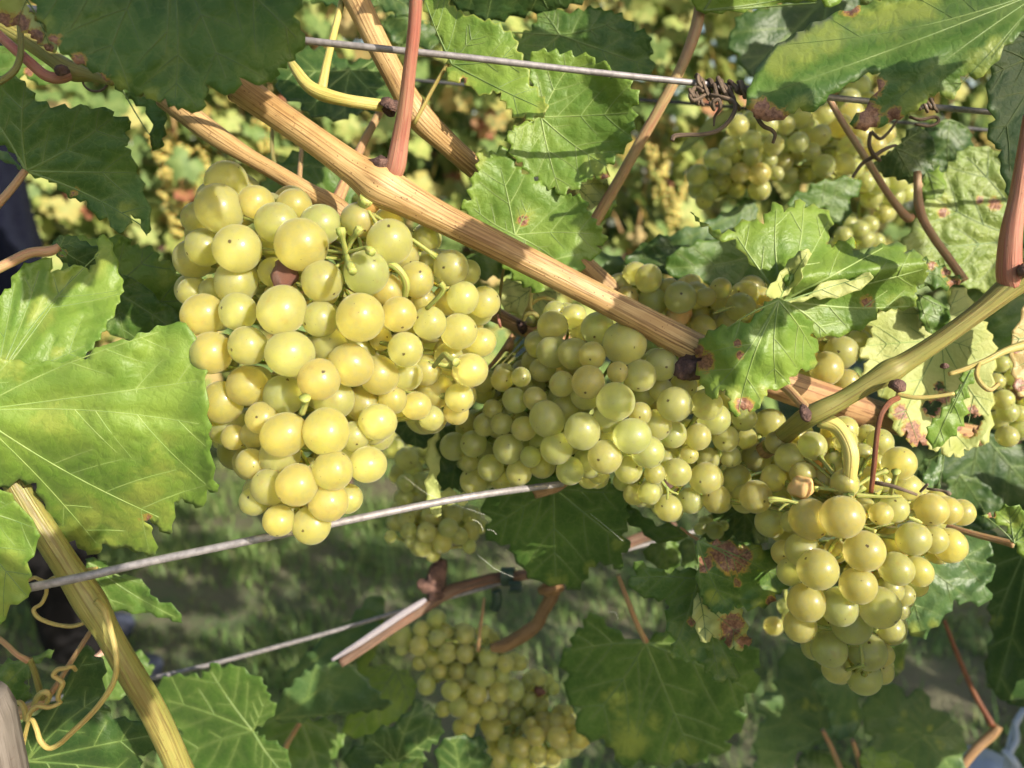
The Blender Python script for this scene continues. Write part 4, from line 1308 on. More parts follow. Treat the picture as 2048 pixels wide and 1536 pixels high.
# --- green shoot on the right, folded bright leaf and pale yellow leaf
v = shoot('right', 'vine_shoot', 1780, 745, .275, 'thick green shoot with swollen joints rising to the right edge before a pale yellow leaf', 'vine shoot')
stem('shoot', v, 'shoot', [(1540, 893, .312, 34), (1580, 860, .296, 36), (1612, 836, .283, 42), (1640, 822, .279, 42), (1690, 796, .277, 36), (1740, 766, .275, 40), (1778, 744, .274, 50), (1812, 724, .273, 40), (1880, 680, .270, 36), (1960, 622, .267, 38), (2020, 573, .265, 50), (2060, 545, .264, 60), (2120, 500, .262, 46)], 8, 26, .010, 61)
stem('shoot_stub', v, 'cane_brown', [(1500, 918, .330, 30), (1545, 890, .311, 36), (1588, 856, .295, 35)], 6, 20, .03, 62, 'dull dried lower end of the shoot')
stem('petiole', v, 'petiole_red', [(2060, 230, .252, 24), (2050, 300, .254, 27), (2036, 390, .257, 31), (2022, 470, .26, 40), (2018, 545, .263, 46), (2024, 572, .264, 40)], 7, 18, .010, 63)
stem('bud', v, 'knob', [(2035, 545, .258, 14), (2052, 540, .257, 30), (2070, 535, .258, 20)], 4, 12, .15, 64)
stem('node_scar', v, 'knob', [(1606, 812, .277, 12), (1610, 826, .275, 22), (1616, 838, .277, 14)], 4, 12, .15, 65)
stem('bud', v, 'knob', [(1780, 770, .268, 14), (1795, 772, .266, 28), (1806, 776, .267, 16)], 4, 12, .2, 66)
stem('petiole', v, 'tendril', [(1792, 788, .270, 9), (1830, 795, .268, 9), (1870, 793, .267, 8), (1908, 787, .266, 8)], 6, 10, .01, 67)
stem('side_stalk', v, 'petiole_pink', [(1560, 768, .290, 18), (1580, 782, .287, 19), (1600, 804, .283, 19), (1616, 820, .280, 20)], 6, 14, .012, 68)
stem('stalk', v, 'rust', [(1796, 796, .262, 12), (1778, 806, .260, 12), (1762, 830, .259, 11), (1754, 870, .259, 10), (1748, 930, .260, 10), (1742, 985, .262, 9)], 6, 12, .02, 69, 'thin rust brown dried stalk hanging down')
stem('tendril', v, 'tendril', [(1898, 748, .275, 9), (1930, 738, .275, 10), (1970, 722, .276, 11), (2010, 702, .278, 14), (2050, 690, .28, 20)], 6, 12, .012, 70)
stem('tendril', v, 'tendril', [(1958, 728, .275, 8), (1953, 748, .272, 9), (1962, 768, .270, 10), (1980, 780, .269, 9), (1997, 768, .27, 7)], 6, 10, .012, 71)
stem('bud', v, 'knob', [(1882, 733, .274, 6), (1889, 732, .272, 12), (1896, 733, .273, 6)], 4, 8, .1, 72)
leaf(v, 'G', [(640, 580), (690, 640), (780, 690), (820, 740), (800, 790), (852, 850), (830, 900), (822, 992), (750, 988), (680, 1040), (660, 1090), (550, 1112), (530, 1150), (470, 1242), (430, 1225), (385, 1215), (372, 1275), (345, 1250), (318, 1220), (330, 1170), (300, 1110), (270, 1112), (220, 1170), (172, 1100), (150, 1030), (120, 1010), (162, 930),
     (120, 900), (130, 860), (172, 800), (232, 755), (320, 735), (440, 715), (510, 640), (560, 590)], (612, 588), .262, (.0, .03), 'leaf_light', [(810, 880), (375, 1240), (600, 1090), (215, 1140), (300, 760)],
     bro=[(410, 1200, 55), (180, 950, 60), (140, 880, 40), (390, 910, 26), (370, 840, 24), (390, 790, 14), (270, 850, 20)], yel=[(370, 1150, 90), (520, 1130, 70), (160, 1000, 70), (820, 960, 40)], teeth=(40, 6), wave=.003, pucker=.0016, edge=.7,
     fn=lambda x, y: .014 * np.clip((1500 - x) / 110, 0, 1) ** 2 + .012 * np.clip((x - 1560) / 80, 0, 1) ** 2, label='bright green folded leaf draped over the cane end, brown spots and burnt tip', vein='vein_pale')
leaf(v, 'G', [(100, 65), (160, 150), (230, 172), (280, 190), (360, 190), (355, 150), (440, 115), (520, 140), (560, 60), (600, 8), (640, 70), (700, 40), (742, -12), (762, 40), (850, 42), (918, 80), (910, 180), (890, 252), (920, 275), (1000, 235), (1062, 225), (1040, 290), (1110, 312), (1180, 270), (1242, 255), (1366, 265), (1340, 300), (1440, 312),
     (1452, 350), (1480, 370), (1470, 420), (1492, 440), (1420, 510), (1410, 545), (1422, 590), (1400, 632), (1300, 632), (1200, 640), (1150, 720), (1050, 770), (900, 802), (800, 780), (790, 720), (660, 610), (600, 560), (520, 420), (420, 330), (360, 235), (230, 222), (200, 150)], (640, 585), .300, (.01, -.03), 'leaf_light',
     [(360, 200), (600, 40), (760, 10), (910, 110), (1240, 270), (1480, 400), (1400, 620), (900, 790)], yel=[(420, 330, 60), (600, 380, 60), (1300, 600, 80), (560, 480, 50)], bro=[(1130, 600, 40), (1400, 540, 16), (1440, 340, 16)], teeth=(48, 8), wave=.005, edge=.7,
     fn=lambda x, y: -.010 * np.exp(-((y - 560 - (x - 1560) * -.12) / 30) ** 2) * (x > 1560), label='sunlit upright many-lobed leaf with a downy silvery fold', vein='vein_pale')
leaf(v, 'G', [(540, 530), (600, 470), (640, 400), (700, 330), (760, 292), (796, 292), (795, 340), (745, 400), (742, 470), (690, 510), (640, 570), (560, 575)], (620, 575), .284, (.02, .0), 'leaf_pale', [(785, 305), (700, 400)], bro=[(725, 440, 22), (785, 310, 14)], teeth=(60, 4), label='small pale curled leaf flap', fn=lambda x, y: .004 * np.sin((x - 1550) / 14.0))
leaf(v, 'G', [(640, 600), (780, 560), (900, 470), (1040, 470), (1150, 420), (1160, 470), (1040, 545), (900, 575), (820, 570), (700, 600)], (640, 598), .288, (.0, .0), 'leaf_pale', [(1150, 440)], teeth=(50, 4), bro=[(760, 470, 14)])
leaf(v, 'H', [(90, 430), (180, 370), (320, 340), (440, 308), (480, 400), (500, 450), (580, 520), (680, 440), (700, 340), (700, 240), (750, 180), (830, 240), (850, 330), (900, 400), (960, 480), (1000, 560), (1022, 650), (1000, 800), (1002, 900), (990, 1050), (985, 1200), (938, 1295), (918, 1258), (862, 1312), (800, 1318), (770, 1385), (728, 1350), (670, 1372),
     (640, 1310), (580, 1332), (550, 1300), (490, 1262), (432, 1312), (400, 1190), (340, 1232), (300, 1130), (268, 1060), (290, 1000), (180, 900), (100, 840), (90, 780), (132, 700), (64, 650), (100, 600), (152, 540), (160, 470)], (640, 560), .325, (.01, -.02), 'leaf_pale', [(100, 600), (440, 330), (760, 200), (900, 640), (980, 1100), (700, 1330), (330, 1180), (120, 800)],
     yel=[(400, 1000, 260), (750, 1300, 120), (960, 1000, 90)], bro=[(430, 1200, 80), (350, 1060, 60), (500, 1270, 60), (850, 1060, 50), (650, 960, 50), (120, 700, 26), (760, 600, 24), (850, 620, 20), (530, 800, 12)], holes=[(830, 1140, 76), (625, 885, 28), (570, 1030, 52)], teeth=(50, 8), wave=.004, edge=.8, pucker=.0006, vein='vein_pale', vw=.6,
     label='pale yellow leaf with pink brown burnt patches and ragged holes')
leaf(v, 'H', [(470, 235), (600, 275), (695, 350), (690, 430), (640, 480), (580, 522), (510, 452), (480, 380)], (480, 240), .318, (.0, .02), 'leaf', teeth=(60, 4))  # small green leaf stands in for the shadowed fold in the pale leaf
leaf(v, 'H', [(850, 755), (872, 790), (830, 880), (802, 980), (805, 1100), (760, 1170), (700, 1245), (600, 1312), (570, 1310), (540, 1200), (560, 1150), (620, 1100), (700, 1000), (740, 960), (752, 900), (790, 870), (780, 800), (820, 758)], (845, 770), .285, (.03, .03), 'leaf_light', [(585, 1300), (700, 1080)], teeth=(44, 8), bro=[(700, 1100, 18)], label='narrow blue green leaf hanging edge-on before the pale yellow leaf')
leaf(v, 'P', [(2060, 590), (2040, 640), (2022, 680), (2026, 730), (2030, 782), (2050, 795), (2140, 800), (2140, 600)], (2100, 660), .30, (.0, .0), 'leaf_peach', bro=[(2034, 700, 10), (2040, 770, 16)], teeth=(30, 5))
leaf(v, 'G', [(1430, 350), (1500, 350), (1560, 380), (1600, 400), (1620, 440), (1690, 462), (1640, 500), (1560, 515), (1480, 510), (1420, 500)], (1430, 420), .31, (.0, .0), 'leaf', bro=[(1510, 385, 30), (1590, 420, 30), (1640, 490, 40), (1680, 465, 22)], teeth=(30, 9))
# bunch stalk side stem
stem('bunch_stalk', v, 'shoot_yellow', [(1640, 838, .281, 34), (1672, 852, .279, 30), (1692, 878, .277, 28), (1702, 910, .276, 30), (1700, 950, .277, 26), (1696, 1000, .282, 26), (1690, 1040, .292, 20)], 7, 18, .02, 73)

# --- folded grey green leaf and others at the upper right
v = shoot('upright', 'vine_shoot', 1830, 430, .345, 'slender pinkish shoot at the upper right among folded and puckered leaves', 'vine shoot')
stem('shoot', v, 'petiole_pink', Z('E', [(1465, 940, .350, 40), (1466, 1030, .350, 42), (1472, 1120, .350, 50), (1500, 1210, .350, 46), (1560, 1310, .349, 44), (1640, 1420, .348, 44), (1725, 1540, .346, 46)]), 7, 16, .012, 81)
stem('petiole', v, 'petiole_pink', Z('E', [(960, 500, .352, 30), (1000, 575, .352, 34), (1080, 710, .352, 36), (1190, 880, .351, 38), (1290, 1040, .350, 38), (1370, 1150, .350, 44), (1415, 1195, .350, 50), (1440, 1180, .350, 30)]), 7, 14, .012, 82)
leaf(v, 'P', [(1492, 205), (1500, 170), (1530, 112), (1570, 80), (1640, 40), (1700, 20), (1760, 0), (1850, -40), (2048, -60), (2140, -30), (2140, 20), (2045, 62), (2010, 92), (1985, 132), (1950, 160), (1938, 145), (1922, 152), (1915, 185), (1900, 200), (1880, 184), (1860, 190), (1845, 210), (1820, 226), (1790, 240), (1740, 256), (1725, 262), (1698, 246), (1730, 220),
     (1755, 180), (1762, 146), (1738, 144), (1700, 165), (1660, 190), (1640, 214), (1620, 226), (1600, 214), (1580, 230), (1550, 242), (1520, 240), (1505, 226)], (2090, -20), .225, (-.03, .03), 'leaf', [(1510, 195), (1560, 90), (1740, 245), (1900, 190), (1980, 120)],
     yel=[(1600, 90, 60), (1650, 70, 50), (1560, 130, 40), (1600, 215, 30), (1960, 140, 50), (1990, 100, 40), (1900, 190, 30), (1820, 200, 50), (1760, 20, 80), (1850, 0, 60)], bro=[(1525, 225, 30), (1560, 238, 22), (1748, 175, 20), (1738, 225, 24), (1730, 255, 22), (1700, 12, 20), (1790, 232, 18)], teeth=(46, 6), wave=.004, cup=.0,
     fn=lambda x, y: .022 * np.clip((110 - (y - (1990 - x) * .22)) / 120, 0, 1.2) ** 2, label='large folded grey green leaf close to the camera, yellow and burnt brown at its rim', vw=.4)
leaf(v, 'P', [(1985, 92), (2010, 62), (2048, 40), (2140, 50), (2140, 560), (2060, 520), (2040, 470), (2020, 400), (2000, 325), (2004, 300), (1988, 290), (1974, 262), (1990, 240), (1975, 202), (1982, 150)], (2110, 100), .285, (.0, .02), 'leaf_blue', teeth=(40, 7), wave=.003)
leaf(v, 'P', [(1925, 300), (1950, 292), (1990, 300), (2020, 312), (2060, 320), (2120, 400), (2120, 570), (2000, 580), (1950, 578), (1900, 562), (1870, 532), (1840, 512), (1796, 500), (1840, 430), (1850, 400), (1860, 372), (1890, 342)], (2060, 480), .385, (.0, .01), 'leaf_pucker', [(1830, 500), (1930, 310), (1860, 390), (2020, 320)], bro=[(1990, 408, 14), (1888, 425, 12), (1960, 400, 8)], yel=[(1890, 410, 40)], teeth=(34, 6), pucker=.003, wave=.003, label='bright light green leaf with strongly puckered surface')
leaf(v, 'P', [(1742, 336), (1770, 310), (1802, 288), (1820, 255), (1850, 258), (1872, 290), (1865, 315), (1882, 330), (1855, 346), (1832, 366), (1790, 356), (1760, 346)], (1792, 295), .352, (.0, .02), 'leaf_dark', teeth=(24, 6), bro=[(1820, 314, 5)])
leaf(v, 'P', [(1850, 330), (1870, 318), (1895, 375), (1870, 400), (1845, 392)], (1852, 335), .37, (.0, .0), 'leaf_light', teeth=(30, 4))
leaf(v, 'P', [(1850, 250), (1900, 240), (1940, 260), (1950, 320), (1900, 350), (1870, 330)], (1900, 240), .42, (.0, .0), 'leaf_dark', teeth=(30, 6))
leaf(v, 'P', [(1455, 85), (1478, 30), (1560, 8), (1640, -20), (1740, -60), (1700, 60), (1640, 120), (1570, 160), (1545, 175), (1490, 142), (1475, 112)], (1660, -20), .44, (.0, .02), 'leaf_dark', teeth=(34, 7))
leaf(v, 'P', [(1930, 580), (1990, 560), (2060, 555), (2140, 600), (2140, 740), (2060, 760), (2000, 770), (1965, 690)], (2060, 600), .405, (.0, .02), 'leaf', teeth=(34, 7))
leaf(v, 'E', [(740, 1112), (860, 1042), (905, 1002), (1000, 985), (1100, 968), (1165, 1020), (1100, 1090), (1085, 1200), (1010, 1235), (960, 1140), (900, 1135)], (900, 1130), .425, (.0, .02), 'leaf', [(1140, 990), (1040, 1210)], teeth=(40, 8))
leaf(v, 'E', [(120, 855), (250, 722), (400, 602), (540, 585), (425, 662), (285, 752), (140, 862)], (540, 595), .50, (.0, .0), 'leaf_pale', teeth=(60, 4))
leaf(v, 'L', [(1240, 835), (1350, 758), (1480, 718), (1500, 780), (1700, 815), (1830, 850), (1845, 940), (1800, 1045), (1650, 1010), (1500, 1000), (1400, 940), (1180, 910)], (1700, 1000), .40, (.0, .03), 'leaf_dark', [(1250, 850), (1480, 740), (1830, 880)], bro=[(1490, 830, 20)], teeth=(46, 7))
leaf(v, 'L', [(1460, 740), (1500, 715), (1700, 650), (1900, 555), (2060, 440), (2100, 600), (2048, 700), (1850, 762), (1700, 812), (1480, 802)], (2060, 520), .47, (.0, .0), 'leaf_blue', teeth=(50, 6))
leaf(v, 'G', [(190, 230), (400, 240), (560, 400), (620, 500), (560, 530), (300, 490), (60, 480), (-60, 400), (0, 300)], (560, 300), .375, (.0, .03), 'leaf', teeth=(50, 6))

# --- reddish shoot left of the upper right bunch
v = shoot('reddish', 'vine_shoot', 1290, 270, .33, 'slender reddish green shoot slanting down from the top edge left of the dried tendril coil', 'vine shoot')
stem('shoot', v, 'petiole_pink', [(1402, 10, .318, 24), (1388, 70, .320, 24), (1360, 140, .323, 22), (1320, 215, .327, 22), (1280, 285, .331, 22), (1235, 365, .335, 22), (1200, 425, .338, 24), (1180, 460, .340, 24), (1150, 520, .345, 22)], 8, 18, .012, 91)
leaf(v, 'P', [(1380, -40), (1392, 22), (1420, 26), (1500, 20), (1560, 6), (1640, 0), (1662, 16), (1740, -40), (1560, -120)], (1408, 20), .312, (.0, .08), 'leaf_light', [(1640, 5), (1500, -90), (1700, -40)], teeth=(40, 5))
leaf(v, 'L', [(850, 380), (930, 340), (1000, 325), (1092, 370), (1060, 440), (1000, 520), (950, 530), (890, 470)], (860, 380), .34, (.0, .0), 'leaf_pale', teeth=(36, 7))
leaf(v, 'L', [(1140, 470), (1120, 540), (1060, 610), (1000, 660), (990, 640), (1040, 580), (1090, 520)], (1000, 650), .345, (.0, .0), 'leaf_light', teeth=(40, 4), veins=False)
leaf(v, 'P', [(1130, 380), (1150, 375), (1152, 400), (1140, 410)], (1140, 378), .345, (0, 0), 'leaf_peach', teeth=(30, 3), veins=False)

# --- cane behind between the two big bunches
v = shoot('between', 'vine_cane', 1030, 645, .345, 'short stretch of tan cane with a curled tendril loop between the two largest grape bunches', 'vine cane')
stem('cane', v, 'cane_brown', Z('L', [(180, 1200, .350, 120), (330, 1270, .347, 110), (450, 1330, .344, 100), (520, 1360, .343, 110), (680, 1400, .345, 100), (900, 1480, .352, 90)]), 6, 20, .012, 101)
stem('petiole', v, 'shoot', Z('L', [(370, 920, .335, 20), (350, 1050, .338, 22), (335, 1200, .341, 24), (330, 1320, .343, 26)]), 6, 12, .01, 102)
stem('stub', v, 'petiole_red', Z('L', [(325, 1260, .335, 22), (335, 1310, .334, 24), (345, 1345, .336, 18)]), 4, 10, .01, 103)
stem('tendril', v, 'shoot_yellow', Z('L', [(560, 1080, .335, 28), (550, 1150, .333, 32), (545, 1210, .332, 32), (570, 1250, .333, 30), (600, 1280, .336, 26)]), 6, 12, .01, 104)
stem('tendril', v, 'shoot_yellow', Z('L', [(500, 1290, .338, 26), (530, 1220, .335, 30), (580, 1165, .333, 32), (640, 1145, .332, 32), (700, 1165, .333, 32), (735, 1205, .334, 28), (735, 1250, .336, 24)]), 6, 12, .01, 105)
stem('tendril', v, 'shoot', Z('L', [(500, 1300, .332, 28), (520, 1260, .330, 34), (570, 1250, .329, 36), (600, 1290, .330, 34), (575, 1330, .332, 34), (530, 1320, .334, 28)]), 6, 12, .01, 106)
stem('knot', v, 'knob', Z('L', [(470, 1310, .338, 40), (490, 1345, .336, 60), (500, 1380, .338, 40)]), 4, 12, .12, 107)
stem('stub', v, 'cane_brown', Z('L', [(420, 1440, .330, 40), (400, 1480, .328, 60), (370, 1500, .330, 30)]), 4, 12, .1, 108)
stem('stub', v, 'cane_brown', Z('C', [(275, 700, .335, 24), (320, 650, .335, 26), (370, 585, .335, 30), (430, 500, .337, 40)]), 4, 12, .04, 109)
leaf(v, 'L', [(380, 1010), (470, 1040), (620, 1090), (740, 1110), (690, 1210), (560, 1270), (450, 1260), (360, 1210), (340, 1120)], (560, 1080), .37, (0, .0), 'leaf_pale', teeth=(50, 6))
leaf(v, 'L', [(140, 840), (300, 860), (420, 930), (390, 1000), (300, 1000), (200, 1020), (100, 960)], (160, 850), .40, (0, .0), 'leaf', teeth=(50, 6))
leaf(v, 'L', [(950, 850), (1100, 850), (1200, 900), (1150, 980), (1050, 1020), (960, 960)], (1060, 990), .42, (0, .0), 'leaf_blue', teeth=(50, 6))

# --- lower part of the main cane right of the folded leaf
v = shoot('lower', 'vine_cane', 1700, 805, .31, 'weathered brown cane with peeling reddish bark low on the right, behind the green shoot', 'vine cane')
stem('cane', v, 'cane_brown', [(1480, 735, .306, 66), (1560, 768, .312, 66), (1640, 795, .322, 66), (1720, 820, .334, 62), (1800, 842, .345, 56), (1880, 858, .352, 44), (1960, 872, .36, 40)], 8, 26, .016, 111)
stem('split_end', v, 'cane_brown', Z('C', [(560, 1425, .336, 60), (630, 1405, .333, 70), (700, 1385, .331, 50), (748, 1372, .330, 10)]), 4, 10, .12, 112, 'torn reddish splinter of wood at the end of the lower wire')

# --- leaves under the middle bunch, brown folded leaf
v = shoot('middle', 'vine_shoot', 1400, 1065, .32, 'short shoot under the middle bunch carrying a brown burnt folded leaf', 'vine shoot')
stem('petiole', v, 'petiole_pink', Z('I', [(560, 330, .325, 16), (620, 375, .322, 20), (680, 415, .318, 26), (700, 440, .317, 20)]), 5, 10, .01, 121)
leaf(v, 'I', [(678, 418), (760, 432), (850, 428), (980, 428), (1080, 445), (1140, 480), (1212, 510), (1222, 560), (1280, 610), (1290, 680), (1342, 712), (1280, 770), (1230, 800), (1200, 862), (1110, 892), (1000, 888), (940, 880), (920, 912), (870, 930), (830, 920), (790, 930), (770, 900), (720, 830), (690, 780), (680, 600)], (682, 422), .305, (.01, .01), 'leaf',
     [(1030, 620), (1300, 700), (900, 900), (700, 760)], bro=[(850, 500, 110), (950, 560, 110), (730, 590, 60), (1010, 520, 60), (1200, 840, 44), (1240, 640, 22), (960, 715, 30)], yel=[(1080, 500, 90), (780, 820, 70), (1210, 780, 60), (1100, 870, 60)], teeth=(50, 8), wave=.003, pucker=.0016, label='folded leaf with a large red brown burnt patch', fn=lambda x, y: .006 * np.clip((1140 - y) / 60, 0, 1))
leaf(v, 'I', [(680, 780), (760, 900), (900, 920), (950, 868), (1000, 950), (1030, 1080), (1062, 1142), (1010, 1150), (980, 1202), (940, 1160), (890, 1172), (880, 1100), (820, 1112), (790, 1080), (740, 1142), (690, 1100), (668, 1000), (645, 930)], (690, 790), .316, (.0, .02), 'leaf_pale', [(1010, 1100), (740, 1130)], bro=[(920, 1020, 95), (1010, 1130, 60), (880, 1120, 50), (750, 930, 26)], teeth=(50, 6), label='pale leaf flap ending in a shrivelled grey brown patch', wave=.004)
leaf(v, 'I', [(235, 565), (330, 600), (480, 660), (560, 630), (680, 622), (720, 750), (760, 900), (800, 1050), (880, 1130), (930, 1180), (942, 1280), (968, 1412), (900, 1390), (830, 1418), (778, 1370), (720, 1290), (680, 1260), (560, 1262), (486, 1220), (520, 1130), (455, 1000), (480, 890), (470, 830), (380, 832), (270, 800), (188, 700), (250, 670)], (690, 690), .330, (.0, .03), 'leaf', [(210, 690), (500, 1210), (830, 1400), (955, 1400)],
     bro=[(640, 990, 30), (660, 750, 22), (830, 1385, 20), (945, 1400, 10)], yel=[(870, 1270, 70), (660, 1210, 40), (840, 1390, 50), (500, 1220, 40)], teeth=(60, 7))
leaf(v, 'P', [(960, 1012), (1000, 972), (1050, 950), (1100, 950), (1150, 950), (1205, 955), (1252, 985), (1256, 1040), (1245, 1070), (1262, 1096), (1245, 1106), (1240, 1142), (1226, 1130), (1200, 1125), (1180, 1135), (1166, 1166), (1150, 1182), (1130, 1170), (1080, 1166), (1050, 1142), (1025, 1110), (1020, 1090), (990, 1086), (968, 1070), (982, 1040)], (1108, 975), .362, (-.12, .14), 'leaf',
     [(1112, 1160), (975, 1060), (1245, 1085), (1000, 990), (1230, 985)], yel=[(1110, 1160, 30), (1240, 1090, 22), (1180, 1135, 20)], teeth=(36, 8), label='dark shaded leaf hanging below the middle bunch, thin pale veins')
leaf(v, 'P', [(930, 880), (980, 830), (1050, 800), (1120, 800), (1180, 830), (1210, 900), (1180, 960), (1100, 985), (1000, 980), (940, 950)], (1080, 800), .372, (.0, .04), 'leaf_dark', teeth=(34, 8))  # hidden leaf added behind the middle bunch to shade the bunch beyond it
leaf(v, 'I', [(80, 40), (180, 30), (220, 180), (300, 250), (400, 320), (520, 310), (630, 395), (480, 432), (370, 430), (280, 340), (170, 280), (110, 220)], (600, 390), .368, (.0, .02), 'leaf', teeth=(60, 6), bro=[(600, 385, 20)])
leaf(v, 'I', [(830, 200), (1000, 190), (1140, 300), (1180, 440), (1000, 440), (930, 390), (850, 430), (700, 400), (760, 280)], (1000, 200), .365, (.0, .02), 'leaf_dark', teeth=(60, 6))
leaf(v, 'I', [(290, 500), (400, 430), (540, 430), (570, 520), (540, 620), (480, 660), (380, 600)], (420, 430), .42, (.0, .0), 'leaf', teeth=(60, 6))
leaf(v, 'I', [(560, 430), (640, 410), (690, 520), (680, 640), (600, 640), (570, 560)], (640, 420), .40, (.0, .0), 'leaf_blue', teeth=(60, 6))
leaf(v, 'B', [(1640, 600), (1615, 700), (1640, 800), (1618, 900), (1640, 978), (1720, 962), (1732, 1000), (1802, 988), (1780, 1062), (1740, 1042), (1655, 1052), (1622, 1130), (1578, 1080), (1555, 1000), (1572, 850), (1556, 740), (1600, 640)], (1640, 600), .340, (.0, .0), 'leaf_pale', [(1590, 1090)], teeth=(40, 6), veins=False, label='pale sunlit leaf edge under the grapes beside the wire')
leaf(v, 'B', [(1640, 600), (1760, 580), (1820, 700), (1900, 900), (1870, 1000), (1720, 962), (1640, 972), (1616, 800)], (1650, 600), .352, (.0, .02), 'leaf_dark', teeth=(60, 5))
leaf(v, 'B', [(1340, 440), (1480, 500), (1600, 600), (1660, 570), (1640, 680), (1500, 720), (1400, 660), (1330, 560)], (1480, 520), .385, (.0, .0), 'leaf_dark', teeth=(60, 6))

# --- behind the right bunch and along the right edge
v = shoot('rightlow', 'vine_shoot', 1960, 1070, .36, 'shaded shoot behind the lower right bunch with dark leaves along the right edge', 'vine shoot')
stem('petiole', v, 'petiole_pink', Z('D', [(1560, 575, .335, 28), (1660, 610, .330, 34), (1780, 645, .325, 38), (1900, 675, .32, 40), (1990, 700, .316, 44)]), 6, 14, .012, 131)
leaf(v, 'D', [(1800, 525), (1870, 542), (1900, 500), (1960, 472), (2050, 500), (2120, 600), (2120, 830), (2060, 800), (2000, 710), (1980, 650), (1950, 600), (1870, 546)], (1990, 690), .306, (.0, .0), 'leaf_light', [(1810, 528), (1960, 480), (2100, 620)], bro=[(1860, 525, 24), (2010, 490, 20)], yel=[(1980, 560, 80)], teeth=(40, 8))
leaf(v, 'P', [(1780, 1100), (1850, 1108), (1900, 1080), (1950, 1060), (1986, 1090), (1974, 1120), (1992, 1142), (1972, 1170), (1986, 1202), (1940, 1206), (1910, 1200), (1890, 1232), (1862, 1260), (1840, 1277), (1815, 1262), (1785, 1245), (1760, 1150)], (1780, 1085), .352, (.0, .02), 'leaf_blue', [(1985, 1130), (1940, 1200), (1845, 1265)], yel=[(1830, 1262, 26), (1870, 1250, 18)], bro=[(1868, 1250, 7)], teeth=(32, 8), label='blue green toothed leaf right behind the lower right bunch')
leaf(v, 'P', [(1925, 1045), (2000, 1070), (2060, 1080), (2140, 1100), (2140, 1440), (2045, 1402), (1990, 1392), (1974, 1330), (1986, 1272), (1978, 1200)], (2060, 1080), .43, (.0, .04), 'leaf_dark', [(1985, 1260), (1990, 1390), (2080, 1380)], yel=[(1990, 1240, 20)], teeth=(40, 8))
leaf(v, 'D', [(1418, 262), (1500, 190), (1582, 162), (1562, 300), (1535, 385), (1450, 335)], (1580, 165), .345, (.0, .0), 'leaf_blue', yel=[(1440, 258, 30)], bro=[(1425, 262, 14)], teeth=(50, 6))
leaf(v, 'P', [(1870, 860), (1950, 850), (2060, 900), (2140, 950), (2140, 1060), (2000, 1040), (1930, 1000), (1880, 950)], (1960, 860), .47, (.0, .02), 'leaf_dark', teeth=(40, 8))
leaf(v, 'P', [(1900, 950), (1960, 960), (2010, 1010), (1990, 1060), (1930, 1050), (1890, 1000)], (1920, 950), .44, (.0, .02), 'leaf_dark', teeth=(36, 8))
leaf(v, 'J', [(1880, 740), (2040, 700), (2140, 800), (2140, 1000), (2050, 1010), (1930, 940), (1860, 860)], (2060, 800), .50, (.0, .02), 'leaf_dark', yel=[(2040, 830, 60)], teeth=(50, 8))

# --- broken grey cane low in the middle
v = shoot('dead', 'vine_cane', 890, 1185, .46, 'dead grey brown cane low in the middle, split along its length with a knobbly spur', 'vine cane')
stem('cane', v, 'cane_dead', Z('F', [(235, 925, .430, 52), (380, 830, .436, 56), (520, 735, .442, 58), (640, 655, .447, 62), (760, 575, .452, 70), (840, 520, .455, 78), (920, 485, .457, 70), (1040, 450, .460, 64), (1160, 422, .463, 64), (1320, 405, .467, 62), (1600, 340, .475, 62), (1850, 250, .482, 66), (2000, 190, .487, 66), (2200, 120, .49, 60)]), 7, 22, .03, 141)
stem('bare_wood', v, 'wood_pale', Z('F', [(185, 905, .424, 20), (330, 815, .430, 34), (480, 715, .437, 40), (600, 635, .442, 42), (690, 580, .447, 40), (735, 550, .450, 26)]), 7, 14, .03, 142, 'pale split bare wood along the cane')
stem('spur', v, 'knob', Z('F', [(800, 530, .452, 110), (790, 470, .450, 120), (800, 410, .449, 120), (820, 355, .449, 100), (830, 315, .449, 60)]), 6, 18, .11, 143, 'knobbly dark bark spur')
stem('spur', v, 'knob', Z('F', [(770, 480, .448, 80), (720, 465, .446, 80), (685, 470, .445, 40)]), 5, 14, .13, 144)
leaf(v, 'P', [(560, 1365), (620, 1300), (700, 1240), (742, 1190), (772, 1200), (762, 1242), (742, 1290), (700, 1330), (640, 1345)], (580, 1355), .58, (.0, .0), 'leaf_blue', teeth=(34, 6))
leaf(v, 'F', [(240, 1310), (330, 1180), (330, 700), (400, 660), (500, 650), (470, 780), (400, 940), (560, 950), (660, 1000), (682, 1080), (640, 1180), (540, 1280), (400, 1350), (280, 1352)], (560, 960), .60, (.0, .0), 'leaf_light', teeth=(60, 7))
v = shoot('lowshoot', 'vine_shoot', 1020, 1270, .5, 'orange brown bent shoot holding the lowest blurred grape bunch, big green leaf beside it', 'vine shoot')
stem('shoot', v, 'cane_orange', Z('F', [(1490, 470, .475, 80), (1470, 540, .476, 80), (1425, 620, .478, 72), (1390, 690, .480, 76), (1330, 740, .482, 84), (1260, 785, .485, 80), (1190, 820, .488, 78), (1120, 832, .49, 50)]), 7, 20, .03, 151)
stem('knot', v, 'cane_orange', Z('F', [(1400, 500, .472, 40), (1460, 490, .470, 90), (1540, 480, .472, 40)]), 4, 14, .1, 152)
stem('petiole', v, 'petiole_pink', Z('F', [(1078, 540, .470, 12), (1065, 650, .472, 18), (1050, 760, .474, 22), (1040, 850, .476, 26)]), 6, 10, .012, 153)
stem('petiole', v, 'petiole_pink', [(1236, 1150, .400, 9), (1255, 1200, .405, 10), (1275, 1250, .410, 11), (1292, 1283, .413, 12)], 6, 10, .012, 154)
